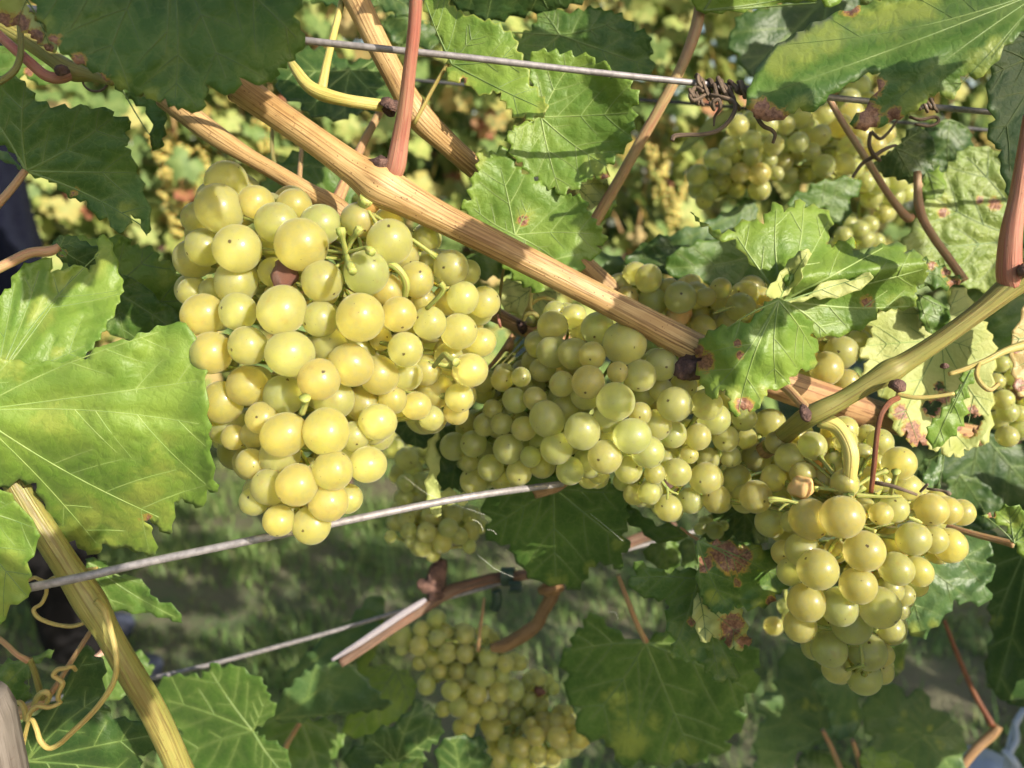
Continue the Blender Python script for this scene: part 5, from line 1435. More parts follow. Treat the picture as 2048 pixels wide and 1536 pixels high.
leaf(v, 'P', [(1165, 1256), (1172, 1235), (1187, 1225), (1215, 1250), (1250, 1276), (1290, 1287), (1330, 1262), (1360, 1240), (1400, 1238), (1450, 1258), (1500, 1288), (1522, 1312), (1508, 1340), (1522, 1366), (1490, 1390), (1480, 1420), (1492, 1442), (1470, 1470), (1448, 1480), (1462, 1502), (1420, 1510), (1400, 1528), (1360, 1520), (1310, 1534), (1280, 1520), (1250, 1540), (1225, 1500), (1208, 1480), (1170, 1476), (1148, 1450), (1162, 1420), (1130, 1390), (1136, 1350), (1118, 1320), (1142, 1292), (1145, 1270)],
     (1291, 1285), .420, (-.08, .10), 'leaf', [(1145, 1300), (1180, 1440), (1385, 1515), (1500, 1380), (1470, 1270)], yel=[(1250, 1470, 60), (1230, 1400, 40), (1370, 1510, 40), (1310, 1440, 30)], teeth=(38, 9), wave=.004, label='big flat green leaf low in the middle, five pale veins from a pink stalk')
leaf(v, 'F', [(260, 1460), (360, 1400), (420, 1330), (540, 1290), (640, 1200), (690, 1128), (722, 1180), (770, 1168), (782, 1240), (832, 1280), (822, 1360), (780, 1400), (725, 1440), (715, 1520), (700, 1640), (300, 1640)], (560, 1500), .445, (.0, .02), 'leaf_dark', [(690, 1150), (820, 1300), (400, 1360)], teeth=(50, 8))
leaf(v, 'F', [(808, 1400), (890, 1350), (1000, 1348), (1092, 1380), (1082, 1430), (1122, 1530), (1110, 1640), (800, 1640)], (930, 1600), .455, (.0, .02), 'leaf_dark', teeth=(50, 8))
leaf(v, 'F', [(420, 1560), (470, 1510), (540, 1490), (580, 1540), (640, 1500), (700, 1485), (720, 1540), (720, 1640), (420, 1640)], (580, 1640), .42, (.0, .0), 'leaf_light', teeth=(40, 8))
v = shoot('lowround', 'vine_shoot', 505, 1462, .43, 'low shoot at the bottom left with a rounded green leaf and a bluish pointed leaf', 'vine shoot')
leaf(v, 'P', [(312, 1372), (340, 1352), (368, 1350), (400, 1356), (416, 1342), (428, 1324), (442, 1335), (470, 1330), (500, 1346), (528, 1368), (540, 1400), (553, 1416), (536, 1440), (512, 1452), (503, 1462), (532, 1480), (560, 1490), (578, 1512), (572, 1580), (430, 1600), (350, 1560), (336, 1500), (362, 1470), (334, 1430), (320, 1402)], (505, 1462), .415, (-.10, .08), 'leaf', [(420, 1340), (530, 1400), (330, 1400), (370, 1510), (560, 1540)], teeth=(28, 8), label='rounded fresh green leaf at the bottom left')
leaf(v, 'P', [(545, 1440), (556, 1400), (600, 1352), (640, 1330), (690, 1330), (720, 1345), (742, 1370), (762, 1396), (786, 1410), (750, 1420), (700, 1426), (640, 1430), (590, 1446)], (548, 1438), .49, (.0, .02), 'leaf_blue', [(780, 1410), (690, 1335), (630, 1430)], teeth=(30, 7), label='blue green pointed leaf left of the lowest bunch')
stem('petiole', v, 'petiole_pink', [(600, 1446, .5, 9), (585, 1470, .51, 10), (570, 1500, .52, 11), (560, 1560, .53, 12)], 5, 10, .01, 161)
leaf(v, 'P', [(520, 1420), (600, 1440), (660, 1440), (690, 1480), (640, 1560), (540, 1560), (500, 1500)], (600, 1440), .53, (.0, .0), 'leaf', teeth=(30, 7))

# --- leaves low on the right
v = shoot('lowright', 'vine_shoot', 1700, 1480, .55, 'blurred low shoot at lower right with spotted leaves and a thin red stalk', 'vine shoot')
stem('shoot', v, 'cane_brown', [(1997, 1452, .60, 16), (1985, 1468, .60, 18), (1950, 1500, .60, 17), (1915, 1545, .60, 17), (1890, 1580, .6, 17)], 6, 14, .02, 171)
stem('petiole', v, 'rust', [(1888, 1240, .62, 8), (1915, 1310, .615, 9), (1950, 1390, .61, 10), (1985, 1452, .60, 14)], 6, 10, .01, 172)
stem('petiole', v, 'petiole_pink', [(1645, 1460, .54, 9), (1665, 1500, .545, 11), (1690, 1560, .55, 12)], 5, 10, .01, 173)
stem('petiole', v, 'petiole_pink', [(1705, 1480, .53, 9), (1715, 1510, .535, 11), (1728, 1560, .54, 12)], 5, 10, .01, 174)
leaf(v, 'J', [(880, 740), (940, 700), (1000, 690), (1042, 800), (1100, 900), (1122, 1000), (1090, 1130), (1060, 1180), (960, 1220), (900, 1340), (760, 1340), (750, 1150), (800, 1050), (745, 980), (850, 920), (858, 850)], (1080, 1140), .56, (.0, .02), 'leaf_blue', yel=[(990, 990, 50), (1050, 1000, 40)], teeth=(50, 8))
leaf(v, 'J', [(1030, 870), (1120, 850), (1200, 868), (1230, 900), (1302, 920), (1250, 962), (1262, 1090), (1200, 1152), (1120, 1142), (1098, 1010), (1068, 960)], (1200, 880), .50, (.0, .02), 'leaf_blue', yel=[(1230, 1040, 40)], teeth=(50, 8))
leaf(v, 'J', [(1290, 940), (1420, 880), (1482, 950), (1560, 908), (1602, 1000), (1700, 1052), (1762, 1142), (1752, 1340), (1250, 1340), (1322, 1150), (1268, 1100)], (1560, 1140), .53, (.0, .02), 'leaf_blue', yel=[(1460, 1040, 40), (1450, 1120, 36), (1640, 1180, 46), (1590, 1100, 26)], teeth=(50, 8), label='spotted blurred leaf low on the right')
leaf(v, 'J', [(1262, 1200), (1340, 1208), (1450, 1230), (1530, 1310), (1560, 1380), (1290, 1380)], (1400, 1380), .48, (.0, .0), 'leaf_light', teeth=(50, 8))
leaf(v, 'J', [(1000, 700), (1060, 640), (1140, 660), (1190, 760), (1160, 870), (1060, 880), (1020, 800)], (1100, 660), .62, (.0, .0), 'leaf', teeth=(50, 8))
leaf(v, 'J', [(1380, 660), (1460, 640), (1480, 740), (1440, 850), (1370, 860), (1340, 800)], (1420, 650), .60, (.0, .0), 'leaf', teeth=(50, 8), yel=[(1460, 800, 50)])
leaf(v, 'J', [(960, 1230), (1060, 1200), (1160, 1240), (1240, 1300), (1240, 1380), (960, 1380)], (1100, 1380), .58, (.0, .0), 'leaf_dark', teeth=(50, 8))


# ================================================================== grape bunches (front to back in each list)
bunch('largest sunlit grape bunch at the left, hanging from the main cane over the lower wire', [
    ('A', (.252, 640, 700, 330, 420, .020), [(823, 530, 155, 'grape_gold'), (1172, 955, 147, 'grape_gold'), (345, 312, 140), (455, 543, 143), (712, 908, 145), (1205, 690, 133, 'grape_green'), (1345, 505, 135), (763, 1165, 138), (925, 1315, 126, 'grape_gold'), (298, 1160, 123, 'grape_gold'), (515, 1120, 117),
      (1118, 1232, 128), (1283, 1290, 115), (952, 735, 125), (1432, 1135, 103), (1400, 928, 107), (1702, 655, 105), (1773, 835, 95), (1577, 988, 102), (1750, 1030, 107), (1815, 1258, 103), (248, 935, 123), (460, 920, 113), (720, 705, 100, 'raisin'), (940, 965, 105), (390, 165, 125), (565, 280, 102), (1158, 380, 108), (680, 400, 122), (670, 515, 105),
      (785, 300, 108), (940, 410, 120, 'grape_green'), (262, 545, 113), (190, 610, 115), (218, 365, 95), (450, 740, 130), (665, 690, 90), (1560, 490, 80), (1895, 865, 97), (1500, 735, 108), (1590, 620, 75), (1800, 685, 78), (1325, 790, 100, 'grape_gold'), (1430, 590, 92), (1880, 1095, 85), (1815, 1090, 80), (985, 1120, 115), (190, 1200, 120), (510, 1350, 118), (363, 1448, 122),
      (720, 1405, 122, 'grape_green'), (757, 1348, 60, 'grape_gold'), (1015, 1435, 118), (1440, 1290, 92), (1555, 1262, 95), (1610, 1380, 105), (1755, 1420, 85), (1180, 1455, 105), (190, 800, 85), (300, 790, 70), (1690, 1180, 85), (1545, 850, 75), (1360, 1430, 85), (1500, 1470, 85), (1250, 590, 80), (1340, 400, 90), (1290, 1080, 70)]),
    ('B', (.250, 620, 950, 200, 200, .012), [(805, 935, 124, 'grape_gold'), (975, 622, 136, 'grape_gold'), (725, 642, 133, 'grape_gold'), (1015, 855, 118), (988, 1028, 118), (892, 1165, 116), (690, 1145, 92), (760, 1080, 58), (1218, 815, 112), (1275, 570, 110), (1130, 650, 92), (700, 765, 118), (640, 950, 106), (548, 1030, 88), (530, 810, 92), (390, 590, 116), (595, 550, 98), (1095, 1015, 92), (545, 640, 78), (430, 660, 75), (1735, 510, 78), (1585, 545, 74)])],
      (720, 470, .285), 110, 36, ('grape', 'grape', 'grape_gold'), [(735, 395, .262, 30), (715, 440, .270, 22), (690, 520, .280, 18), (665, 680, .288, 16), (640, 850, .285, 12), (620, 1000, .272, 8)], pole_seed=4,
      extra_stalk=[Z('A', [(1050, 760, .262, 40), (1095, 640, .256, 36), (1085, 560, .252, 34), (1068, 490, .249, 34), (1060, 455, .248, 60), (1055, 430, .248, 56)]), Z('A', [(1095, 560, .253, 26), (1130, 490, .250, 26), (1155, 450, .248, 50), (1170, 425, .247, 44)]),
                   Z('A', [(1095, 570, .253, 20), (1150, 555, .250, 22), (1200, 545, .248, 26), (1225, 560, .246, 56), (1245, 572, .245, 48)]), Z('A', [(1095, 590, .251, 30), (1100, 630, .246, 34), (1115, 655, .241, 58), (1130, 685, .239, 52)]), Z('A', [(1080, 570, .256, 20), (1020, 565, .258, 22), (960, 560, .260, 20)]),
                   Z('A', [(1310, 640, .262, 40), (1370, 650, .261, 46), (1420, 700, .262, 44), (1440, 760, .264, 44), (1430, 830, .268, 40)]), Z('A', [(1560, 900, .262, 26), (1630, 830, .258, 30), (1660, 780, .256, 34), (1640, 750, .255, 44)]), Z('A', [(1600, 1240, .262, 26), (1660, 1170, .258, 34), (1700, 1195, .254, 44), (1735, 1215, .252, 56)]),
                   Z('B', [(830, 520, .252, 40), (850, 460, .250, 40), (850, 425, .248, 70)])])

bunch('broad grape bunch in the middle, its upper half shaded by the thick cane', [
    ('C', (.278, 1245, 820, 330, 330, .045), [(1080, 545, 128), (890, 612, 83, 'grape_gold'), (867, 777, 98, 'grape_gold'), (1038, 712, 63, 'grape_gold'), (1030, 885, 117, 'grape_green'), (1126, 1090, 108, 'grape_green'), (970, 1208, 101), (833, 1060, 109), (1212, 1180, 97, 'grape_green'), (1175, 735, 97), (1298, 672, 98), (1370, 905, 105), (1555, 905, 95),
      (783, 610, 95), (925, 455, 100), (663, 600, 96, 'grape_green'), (722, 650, 90, 'grape_green'), (658, 440, 90), (780, 390, 75), (820, 470, 72), (573, 560, 72), (600, 700, 77), (713, 785, 76), (625, 990, 107, 'grape_green'), (850, 850, 87), (683, 1160, 96), (558, 870, 70), (440, 880, 76), (492, 1045, 76), (358, 1020, 66, 'grape_green'), (265, 1020, 70), (310, 930, 58), (365, 762, 68), (475, 740, 58),
      (400, 1165, 90), (200, 1137, 79), (297, 1275, 81), (175, 1245, 53), (200, 1355, 83), (80, 1150, 84), (460, 1300, 78), (355, 1355, 60), (530, 1210, 62), (760, 1290, 86), (872, 1240, 96), (987, 980, 90), (1172, 960, 70), (1262, 1025, 95), (1360, 1075, 86), (1100, 1280, 82), (1290, 820, 72), (1420, 800, 82), (1600, 990, 98), (1780, 990, 72),
      (1930, 1012, 91), (1510, 1095, 77), (1675, 1105, 79), (1855, 1210, 86), (1390, 1300, 84), (1560, 1335, 98), (1733, 1337, 88), (1225, 1420, 69), (1332, 1510, 80), (1468, 1470, 78), (1850, 1445, 92), (1630, 1460, 82), (1700, 1210, 64), (1568, 1222, 68), (1455, 1198, 54), (1312, 1230, 70), (1255, 1310, 62), (1140, 1430, 66), (735, 930, 82), (590, 1270, 62), (1960, 1350, 84), (1990, 1230, 80), (1100, 1210, 60),
      (255, 780, 56), (250, 840, 58), (1190, 850, 78), (1250, 890, 74), (1700, 880, 80), (1480, 740, 66), (1180, 1430, 70), (160, 1250, 50), (930, 1310, 60), (500, 800, 56), (560, 800, 60), (420, 960, 56), (160, 1010, 58), (1440, 1090, 70), (1790, 1100, 66)])],
      (1150, 800, .33), 110, 25, ('grape', 'grape', 'grape_green'), [(1050, 640, .345, 22), (1120, 720, .335, 18), (1200, 800, .33, 16), (1300, 900, .325, 12), (1420, 980, .32, 10)], pole_seed=6,
      extra_stalk=[Z('C', [(1280, 1330, .300, 16), (1340, 1405, .298, 18), (1395, 1430, .297, 14)]), Z('C', [(1330, 1460, .298, 14), (1330, 1400, .298, 16), (1300, 1350, .300, 14)])])

bunch('golden sunlit bunch showing above the thick cane, behind the folded leaf', [
    ('C', (.325, 1430, 600, 200, 120, .02), [(1220, 170, 83), (1147, 138, 73), (1048, 205, 72), (1100, 232, 68), (1245, 297, 82, 'grape_green'), (1097, 275, 66), (1410, 278, 96), (1557, 275, 59), (1755, 335, 88), (1780, 265, 82), (1495, 265, 82), (1465, 205, 62), (1640, 225, 62), (1640, 300, 62), (1875, 275, 62), (1235, 350, 64), (1390, 385, 88, 'pink'), (1540, 455, 76), (1510, 375, 66),
      (1680, 425, 66), (1845, 375, 62), (1615, 400, 56), (1340, 225, 60), (1290, 235, 50), (1450, 450, 70), (1590, 540, 80), (1800, 430, 70), (1700, 520, 80)]),
    ('G', (.325, 1650, 700, 140, 120, .012), [(890, 985, 96), (985, 890, 96), (1010, 1062, 80), (1080, 830, 72), (905, 845, 66), (1100, 770, 60), (830, 760, 70), (760, 900, 80)])],
      (1450, 600, .35), 45, 25, ('grape_gold', 'grape_gold', 'grape'), [(1560, 560, .37, 12), (1480, 590, .36, 12), (1420, 620, .355, 10), (1330, 560, .35, 8)], pole_seed=8, extra_stalk=[Z('C', [(1600, 370, .318, 16), (1660, 350, .316, 18), (1720, 330, .316, 12)])])

bunch('conical grape bunch at lower right hanging from a pale yellow stalk, shaded at its tip', [
    ('D', (.268, 1690, 1090, 260, 260, .022), [(988, 538, 129, 'grape_gold'), (800, 548, 119, 'grape_gold'), (1115, 732, 118, 'grape_gold'), (840, 850, 121, 'grape_gold'), (1080, 940, 107), (1205, 1065, 123), (1318, 225, 96, 'grape_gold'), (1210, 522, 68, 'grape_gold'), (1500, 495, 99, 'grape_gold'), (1600, 500, 82, 'grape_gold'), (1680, 515, 80), (1400, 665, 96), (1512, 670, 82), (1610, 705, 101, 'grape_gold'), (1300, 840, 96), (1285, 690, 101),
      (1430, 858, 89), (968, 1065, 108, 'grape_green'), (770, 1035, 110), (752, 730, 98), (1290, 490, 87), (1110, 485, 66), (1000, 345, 86), (745, 365, 82, 'pink'), (757, 290, 76), (1360, 365, 82), (910, 1310, 106, 'grape_green'), (1130, 1320, 113, 'grape_green'), (1215, 1342, 74), (1115, 1480, 98, 'grape_green'), (950, 1430, 82), (1210, 1440, 72), (1040, 1170, 116, 'grape_green'), (890, 1180, 72), (735, 1170, 96), (1262, 1190, 80),
      (680, 860, 78), (640, 745, 76), (690, 565, 66), (1262, 965, 82), (1340, 990, 66), (1195, 590, 100), (1150, 320, 77), (880, 330, 74), (830, 1300, 70), (1000, 1420, 70), (1320, 1080, 60), (950, 740, 70), (1190, 880, 66), (860, 1000, 66), (1540, 440, 66), (1420, 420, 60), (900, 600, 60), (1060, 860, 60)]),
    ('D', (.292, 1640, 900, 260, 200, .012), [(480, 425, 96), (565, 570, 89), (810, 125, 83, 'grape_green'), (950, 232, 76), (682, 190, 86), (1005, 100, 70), (1110, 165, 57), (1170, 230, 66), (1205, 100, 77), (1130, 60, 62), (915, 120, 44), (850, 250, 62, 'pink'), (585, 310, 77), (250, 430, 86), (1000, 25, 80), (930, 40, 70), (600, 100, 70), (700, 60, 66), (1060, 270, 60), (1220, 330, 60), (620, 480, 60)])],
      (1690, 1000, .29), 80, 27, ('grape', 'grape', 'grape_gold'), [(1696, 985, .276, 24), (1694, 1040, .284, 18), (1700, 1120, .292, 14), (1715, 1220, .292, 10), (1725, 1330, .285, 7)], pole_seed=10,
      extra_stalk=[Z('D', [(1270, 400, .268, 30), (1285, 340, .263, 30), (1298, 295, .261, 34), (1298, 272, .260, 56)]), Z('D', [(560, 440, .280, 44), (590, 435, .279, 34), (660, 442, .279, 20), (730, 460, .279, 22)]), Z('D', [(610, 500, .281, 16), (650, 465, .280, 18), (700, 450, .28, 14)]), Z('D', [(1075, 585, .272, 22), (1130, 605, .270, 22), (1180, 625, .268, 30)]),
                   Z('D', [(940, 790, .272, 20), (980, 762, .272, 22), (1010, 745, .274, 18)]), Z('D', [(1060, 410, .279, 34), (1140, 415, .278, 24), (1230, 420, .277, 20), (1330, 415, .277, 16)]), Z('D', [(1370, 540, .270, 20), (1420, 560, .27, 24), (1450, 575, .27, 16)])])

bunch('blurred grape bunch in the upper right, hanging under the dried tendril coil', [
    ('E', (.44, 1560, 290, 220, 140, .03), [(680, 795, 56), (813, 780, 56), (600, 950, 59, 'grape_gold'), (597, 1037, 63), (495, 945, 56, 'grape_gold'), (400, 905, 46), (330, 1053, 47), (562, 860, 51), (550, 770, 55), (930, 745, 58), (950, 910, 62), (1060, 905, 60), (1095, 812, 66), (885, 830, 48), (655, 878, 42), (475, 690, 62), (640, 690, 60), (740, 685, 52), (430, 800, 52), (350, 870, 56), (260, 960, 60),
      (255, 1030, 44), (340, 960, 46), (460, 855, 42), (400, 1000, 46), (475, 1040, 46), (690, 950, 42), (730, 890, 52), (800, 850, 46), (820, 640, 62), (870, 700, 52), (955, 625, 62), (1040, 690, 66, 'grape_gold'), (1100, 625, 72, 'grape_gold'), (1150, 740, 72, 'grape_gold'), (1230, 800, 66, 'grape_gold'), (1180, 835, 56), (1280, 735, 62, 'grape_gold'), (950, 1010, 52), (1060, 1000, 52), (760, 960, 46), (300, 1100, 50),
      (1180, 1000, 52), (1250, 1010, 60), (1210, 1080, 60), (1280, 1170, 52), (1350, 1000, 60), (1330, 1080, 60), (1130, 480, 72), (1090, 545, 62), (1190, 560, 56), (690, 250, 60, 'grape_gold'), (600, 340, 60), (560, 660, 56), (860, 960, 44), (1010, 830, 50), (1120, 920, 50), (1400, 1060, 50), (1290, 880, 60)])],
      (1560, 250, .47), 70, 21, ('grape_green', 'grape_green', 'grape'), [(1580, 60, .48, 10), (1580, 180, .48, 12), (1570, 280, .475, 10), (1540, 360, .465, 7)], pole_seed=12)

bunch('few dark shaded grapes low behind the upper right bunch, right of the small leaf', [
    ('E', (.50, 1720, 460, 80, 60, .01), [(1060, 1290, 52), (1150, 1258, 52), (1180, 1312, 52), (1110, 1330, 48), (1020, 1345, 46), (1240, 1320, 48), (1090, 1230, 48), (1200, 1230, 50)])],
      (1710, 450, .51), 4, 17, ('grape_green',), [(1720, 400, .52, 8), (1715, 470, .52, 6)], pole_seed=13)

bunch('lowest blurred grape bunch at the bottom, its golden tip caught by the sun', [
    ('F', (.485, 950, 1380, 230, 180, .025), [(710, 720, 46), (795, 660, 46), (695, 820, 56), (800, 775, 52), (855, 742, 46), (590, 760, 65), (540, 780, 42), (595, 840, 38), (860, 862, 59), (970, 757, 59), (965, 870, 54), (1075, 740, 46), (1130, 780, 42), (1100, 890, 57), (1200, 920, 54), (1080, 1000, 63), (1020, 970, 56), (1160, 1095, 59), (1035, 1105, 61), (885, 1085, 57), (925, 1180, 57), (1000, 1225, 61),
      (1105, 1200, 54), (840, 1190, 47), (1290, 920, 46), (1180, 1000, 52), (1255, 1080, 61), (1400, 1010, 46), (1450, 1015, 38), (1340, 1020, 42), (1400, 1085, 38, 'raisin'), (1480, 1065, 42), (1340, 1140, 47), (1410, 1170, 47), (1130, 1310, 61), (1270, 1230, 47), (740, 1050, 56), (770, 890, 52), (920, 970, 47), (820, 970, 42), (960, 1040, 42), (700, 920, 46), (1180, 1200, 47), (1240, 1150, 47), (960, 1310, 61), (900, 950, 44)]),
    ('F', (.475, 1130, 1470, 120, 90, .015), [(1510, 1355, 61, 'grape_gold'), (1380, 1350, 56, 'grape_gold'), (1500, 1265, 46, 'grape_gold'), (1440, 1300, 46, 'grape_gold'), (1560, 1260, 51, 'grape_gold'), (1640, 1360, 61, 'grape_gold'), (1580, 1340, 42, 'grape_gold'), (1520, 1210, 46, 'grape_gold'), (1570, 1200, 32, 'grape_gold'), (1420, 1250, 42, 'grape_gold'), (1350, 1270, 32, 'grape_gold'), (1630, 1300, 50, 'grape_gold'), (1295, 1420, 56), (1395, 1452, 53), (1165, 1480, 56),
      (1210, 1400, 51), (1130, 1420, 42), (1290, 1520, 56), (1480, 1470, 46), (1550, 1430, 46), (1230, 1510, 50), (1600, 1420, 44), (1340, 1560, 50), (1180, 1560, 50)])],
      (940, 1320, .51), 100, 18, ('grape_green', 'grape', 'grape'), [(975, 1290, .495, 12), (960, 1330, .51, 12), (1000, 1400, .51, 10), (1080, 1470, .50, 7)], pole_seed=14, group='grape bunches hanging on the vine')

bunch('dark shaded bunch behind the lower wire, below and right of the largest bunch', [
    ('B', (.43, 860, 1000, 110, 130, .02), [(1440, 780, 70), (1370, 720, 58), (1480, 840, 60), (1440, 925, 56), (1430, 1010, 56), (1520, 760, 60), (1530, 920, 62), (1400, 860, 52), (1340, 660, 52), (1500, 1010, 58)]),
    ('F', (.42, 870, 1080, 110, 80, .015), [(740, 160, 60), (870, 130, 60), (830, 220, 60), (720, 250, 56), (640, 140, 44), (530, 180, 36), (930, 180, 52), (770, 60, 60), (620, 80, 52), (680, 40, 52), (990, 240, 42), (900, 50, 58), (1000, 150, 50), (560, 100, 44), (580, 30, 52), (660, 210, 46), (780, 290, 44), (990, 60, 50), (1060, 120, 44), (850, 10, 56), (940, 100, 50)])],
      (860, 980, .44), 40, 20, ('grape_green', 'grape'), [(880, 860, .45, 10), (870, 980, .45, 10), (860, 1090, .44, 6)], pole_seed=16)

bunch('small partly hidden bunch at the right edge beside the pale yellow leaf', [
    ('G', (.355, 2010, 800, 60, 120, .012), [(1910, 960, 51), (1930, 1165, 60), (1952, 1238, 60), (1893, 1290, 56), (1950, 1385, 63), (1880, 1062, 50), (2020, 1250, 50), (2025, 1335, 62), (1990, 1040, 50), (1860, 1180, 50), (2020, 1130, 54, 'raisin'), (1975, 1110, 50), (2080, 1200, 60), (2090, 1300, 60), (2070, 1050, 56), (1960, 960, 46), (2030, 970, 50)])],
      (2010, 760, .37), 12, 19, ('grape_green', 'grape'), [(2040, 690, .38, 9), (2020, 760, .375, 9), (2010, 860, .37, 6)], pole_seed=18)

bunch('small hidden bunch behind the brown burnt leaf with one lit golden grape', [
    ('I', (.42, 1530, 1220, 60, 60, .006), [(1210, 1022, 66, 'grape_gold'), (1330, 960, 62, .01), (1370, 1040, 60, .01), (1300, 880, 60, .012), (1400, 930, 56, .014)])],
      (1560, 1225, .43), 0, 17, ('grape_green',), [(1570, 1180, .44, 8), (1575, 1250, .44, 6)], pole_seed=20)

bunch('few pale grapes behind the brown burnt leaf, one with a pointed sepal tip', [
    ('I', (.345, 1420, 1060, 60, 60, .006), [(800, 350, 62), (740, 300, 50), (700, 340, 44), (860, 320, 40)])],
      (1425, 1050, .35), 0, 17, ('grape_green',), [(1420, 1030, .36, 8), (1430, 1070, .355, 5)], pole_seed=21)


# ================================================================== trellis wires
def wire(pts, label, mat='wire', seed=0):
    o = link('trellis_wire', geo_mesh('trellis_wire', [stem_geo(pts, 10, 12, .01, seed)]), M[mat])
    tag(o, label, 'wire', 'galvanised trellis wires of the vine row')
    return o


wire([(-700, -70, .262, 12), (0, 10, .258, 13), (620, 82, .255, 14), (900, 111, .257, 13.5), (1150, 140, .260, 13), (1400, 167, .266, 12.5), (1680, 197, .285, 12), (2000, 226, .31, 11.5), (2700, 290, .36, 10)], 'pale trellis wire crossing in front of the canes near the top')
wire([(-300, 45, .50, 6), (600, 138, .49, 6.5), (850, 162, .49, 6.5), (1280, 200, .50, 6.5), (1440, 212, .50, 7), (2300, 290, .5, 7)], 'thin dark trellis wire behind the two tan canes, just under the front top wire', 'wire_dark', 1)
wire([(-700, 1318, .236, 18), (55, 1176, .258, 18), (300, 1123, .265, 17), (600, 1061, .272, 16), (900, 1000, .290, 15), (1125, 967, .318, 13)], 'pale trellis wire low on the left, passing just behind the tip of the largest bunch', 'wire', 2)
wire([(-200, 1460, .44, 9), (310, 1355, .455, 9.5), (600, 1281, .465, 9), (800, 1223, .472, 8.5), (900, 1195, .474, 8), (1400, 1060, .50, 8)], 'thin grey trellis wire low behind, over the grass to the dead cane', 'wire', 3)


# ---- dried tendrils wound on the upper wire
def coil(c0, c1, rpx, turns, d, wpx, seed):
    rg = np.random.default_rng(seed)
    n = int(turns * 14)
    t = np.linspace(0, 1, n)
    ph = t * turns * 2 * np.pi
    r = rpx * (.82 + .3 * np.sin(t * 9 + seed) * np.sin(t * 23) + rg.normal(0, .05, n))
    t = t + .05 * np.sin(t * 17 + seed)
    rel = np.stack([np.cos(ph) * .35, np.cos(ph)], -1) * r[:, None]
    px = c0[0] + (c1[0] - c0[0]) * t + rel[:, 0] + rg.normal(0, 1.2, n); py = c0[1] + (c1[1] - c0[1]) * t + rel[:, 1] + rg.normal(0, .8, n)
    dd = d + np.sin(ph) * r * d / F
    return stem_geo(list(zip(px, py, dd, np.full(n, wpx))), 2, 8, .05, seed)


def dried(px, py, d, label, coils, tails, group=None):
    root = empty('dried_tendril', P(px, py, d), label, 'tendril', group)
    for c in coils: link('coil', geo_mesh('coil', [coil(*c)]), M['tendril_dry'], root)
    for z, pts in tails: link('tail', geo_mesh('tail', [stem_geo(Z(z, pts), 6, 8, .04, 5)]), M['tendril_dry'], root)


dried(1440, 175, .266, 'large tangle of dried grey brown tendrils coiled round the top wire, tails hanging',
      [((1388, 168), (1500, 180), 17, 8, .266, 8.5, 1), ((1405, 178), (1470, 192), 24, 4, .266, 7, 2), ((1380, 192), (1400, 196), 14, 3, .262, 6, 3)],
      [('E', p) for p in ([(330, 520, .262, 22), (400, 535, .258, 24), (455, 555, .257, 24), (465, 600, .256, 24), (430, 665, .256, 24), (370, 715, .257, 24), (290, 735, .257, 24), (200, 738, .258, 24), (135, 745, .258, 28), (120, 770, .258, 24)],
                          [(545, 500, .262, 22), (565, 570, .258, 24), (585, 640, .257, 24), (620, 690, .256, 24), (665, 712, .256, 22), (685, 740, .256, 20), (672, 785, .257, 16)],
                          [(300, 520, .262, 20), (240, 550, .258, 22), (220, 520, .260, 22), (250, 480, .262, 22), (290, 500, .260, 18)], [(330, 560, .260, 18), (350, 600, .258, 20), (345, 560, .256, 20), (375, 545, .256, 20), (385, 590, .257, 20), (355, 640, .26, 16), (350, 690, .26, 10)])],
      'dried tendrils wound on the top wire')
dried(1850, 212, .297, 'smaller dried tendril knot on the top wire at the right, under the big folded leaf', [((1828, 208), (1872, 212), 13, 4, .297, 6, 7)],
      [('E', p) for p in ([(1420, 640, .30, 16), (1480, 655, .298, 18), (1560, 640, .297, 18), (1580, 665, .297, 18), (1530, 690, .298, 18), (1450, 680, .30, 14)],)], 'dried tendrils wound on the top wire')
dried(1755, 300, .335, 'grey dried tendril twisting down past the slender pinkish stalk at the upper right', [],
      [('E', p) for p in ([(1210, 720, .33, 22), (1200, 790, .332, 22), (1225, 850, .335, 24), (1260, 880, .338, 20)], [(1110, 970, .338, 16), (1160, 900, .338, 22), (1220, 860, .338, 24), (1290, 815, .34, 22), (1345, 795, .345, 14)], [(1210, 720, .33, 18), (1260, 760, .33, 18), (1310, 720, .332, 16), (1360, 650, .33, 12)])])
dried(1800, 975, .262, 'dark shrivelled strand lying across the top of the lower right bunch', [],
      [('D', p) for p in ([(1150, 335, .268, 14), (1200, 342, .264, 26), (1270, 355, .262, 26), (1350, 382, .261, 22), (1420, 408, .262, 16)], [(1440, 390, .262, 14), (1470, 360, .260, 18), (1485, 345, .259, 12)], [(1480, 372, .260, 14), (1520, 378, .258, 16), (1570, 385, .257, 16), (1605, 400, .256, 30), (1612, 410, .256, 22)])])

# ---- green plastic tie on the dead cane
plastic = plain_mat('dark_green_plastic', (.018, .040, .026), (.030, .060, .040), 60, .45)
r = empty('plant_tie', P(1020, 1160, .46), 'dark green plastic tie clipped round the dead cane', 'plant tie')


def band(a0, a1, rx, ry, z0, cxp, cyp, d, w):
    V, Q = [], []
    n = 22
    for i in range(n + 1):
        a = a0 + (a1 - a0) * i / n
        for rr in (1.0, 1.12):
            for s in (-1, 1):
                V.append(tuple(P(cxp + s * w + math.sin(a) * 2, cyp + math.cos(a) * ry * rr, d + math.sin(a) * rx * rr / F * d)))
    for i in range(n):
        b = i * 4
        Q += [(b, b + 4, b + 5, b + 1), (b + 2, b + 3, b + 7, b + 6), (b, b + 2, b + 6, b + 4), (b + 1, b + 5, b + 7, b + 3)]
    Q += [(0, 1, 3, 2), (n * 4, n * 4 + 2, n * 4 + 3, n * 4 + 1)]
    return V, Q


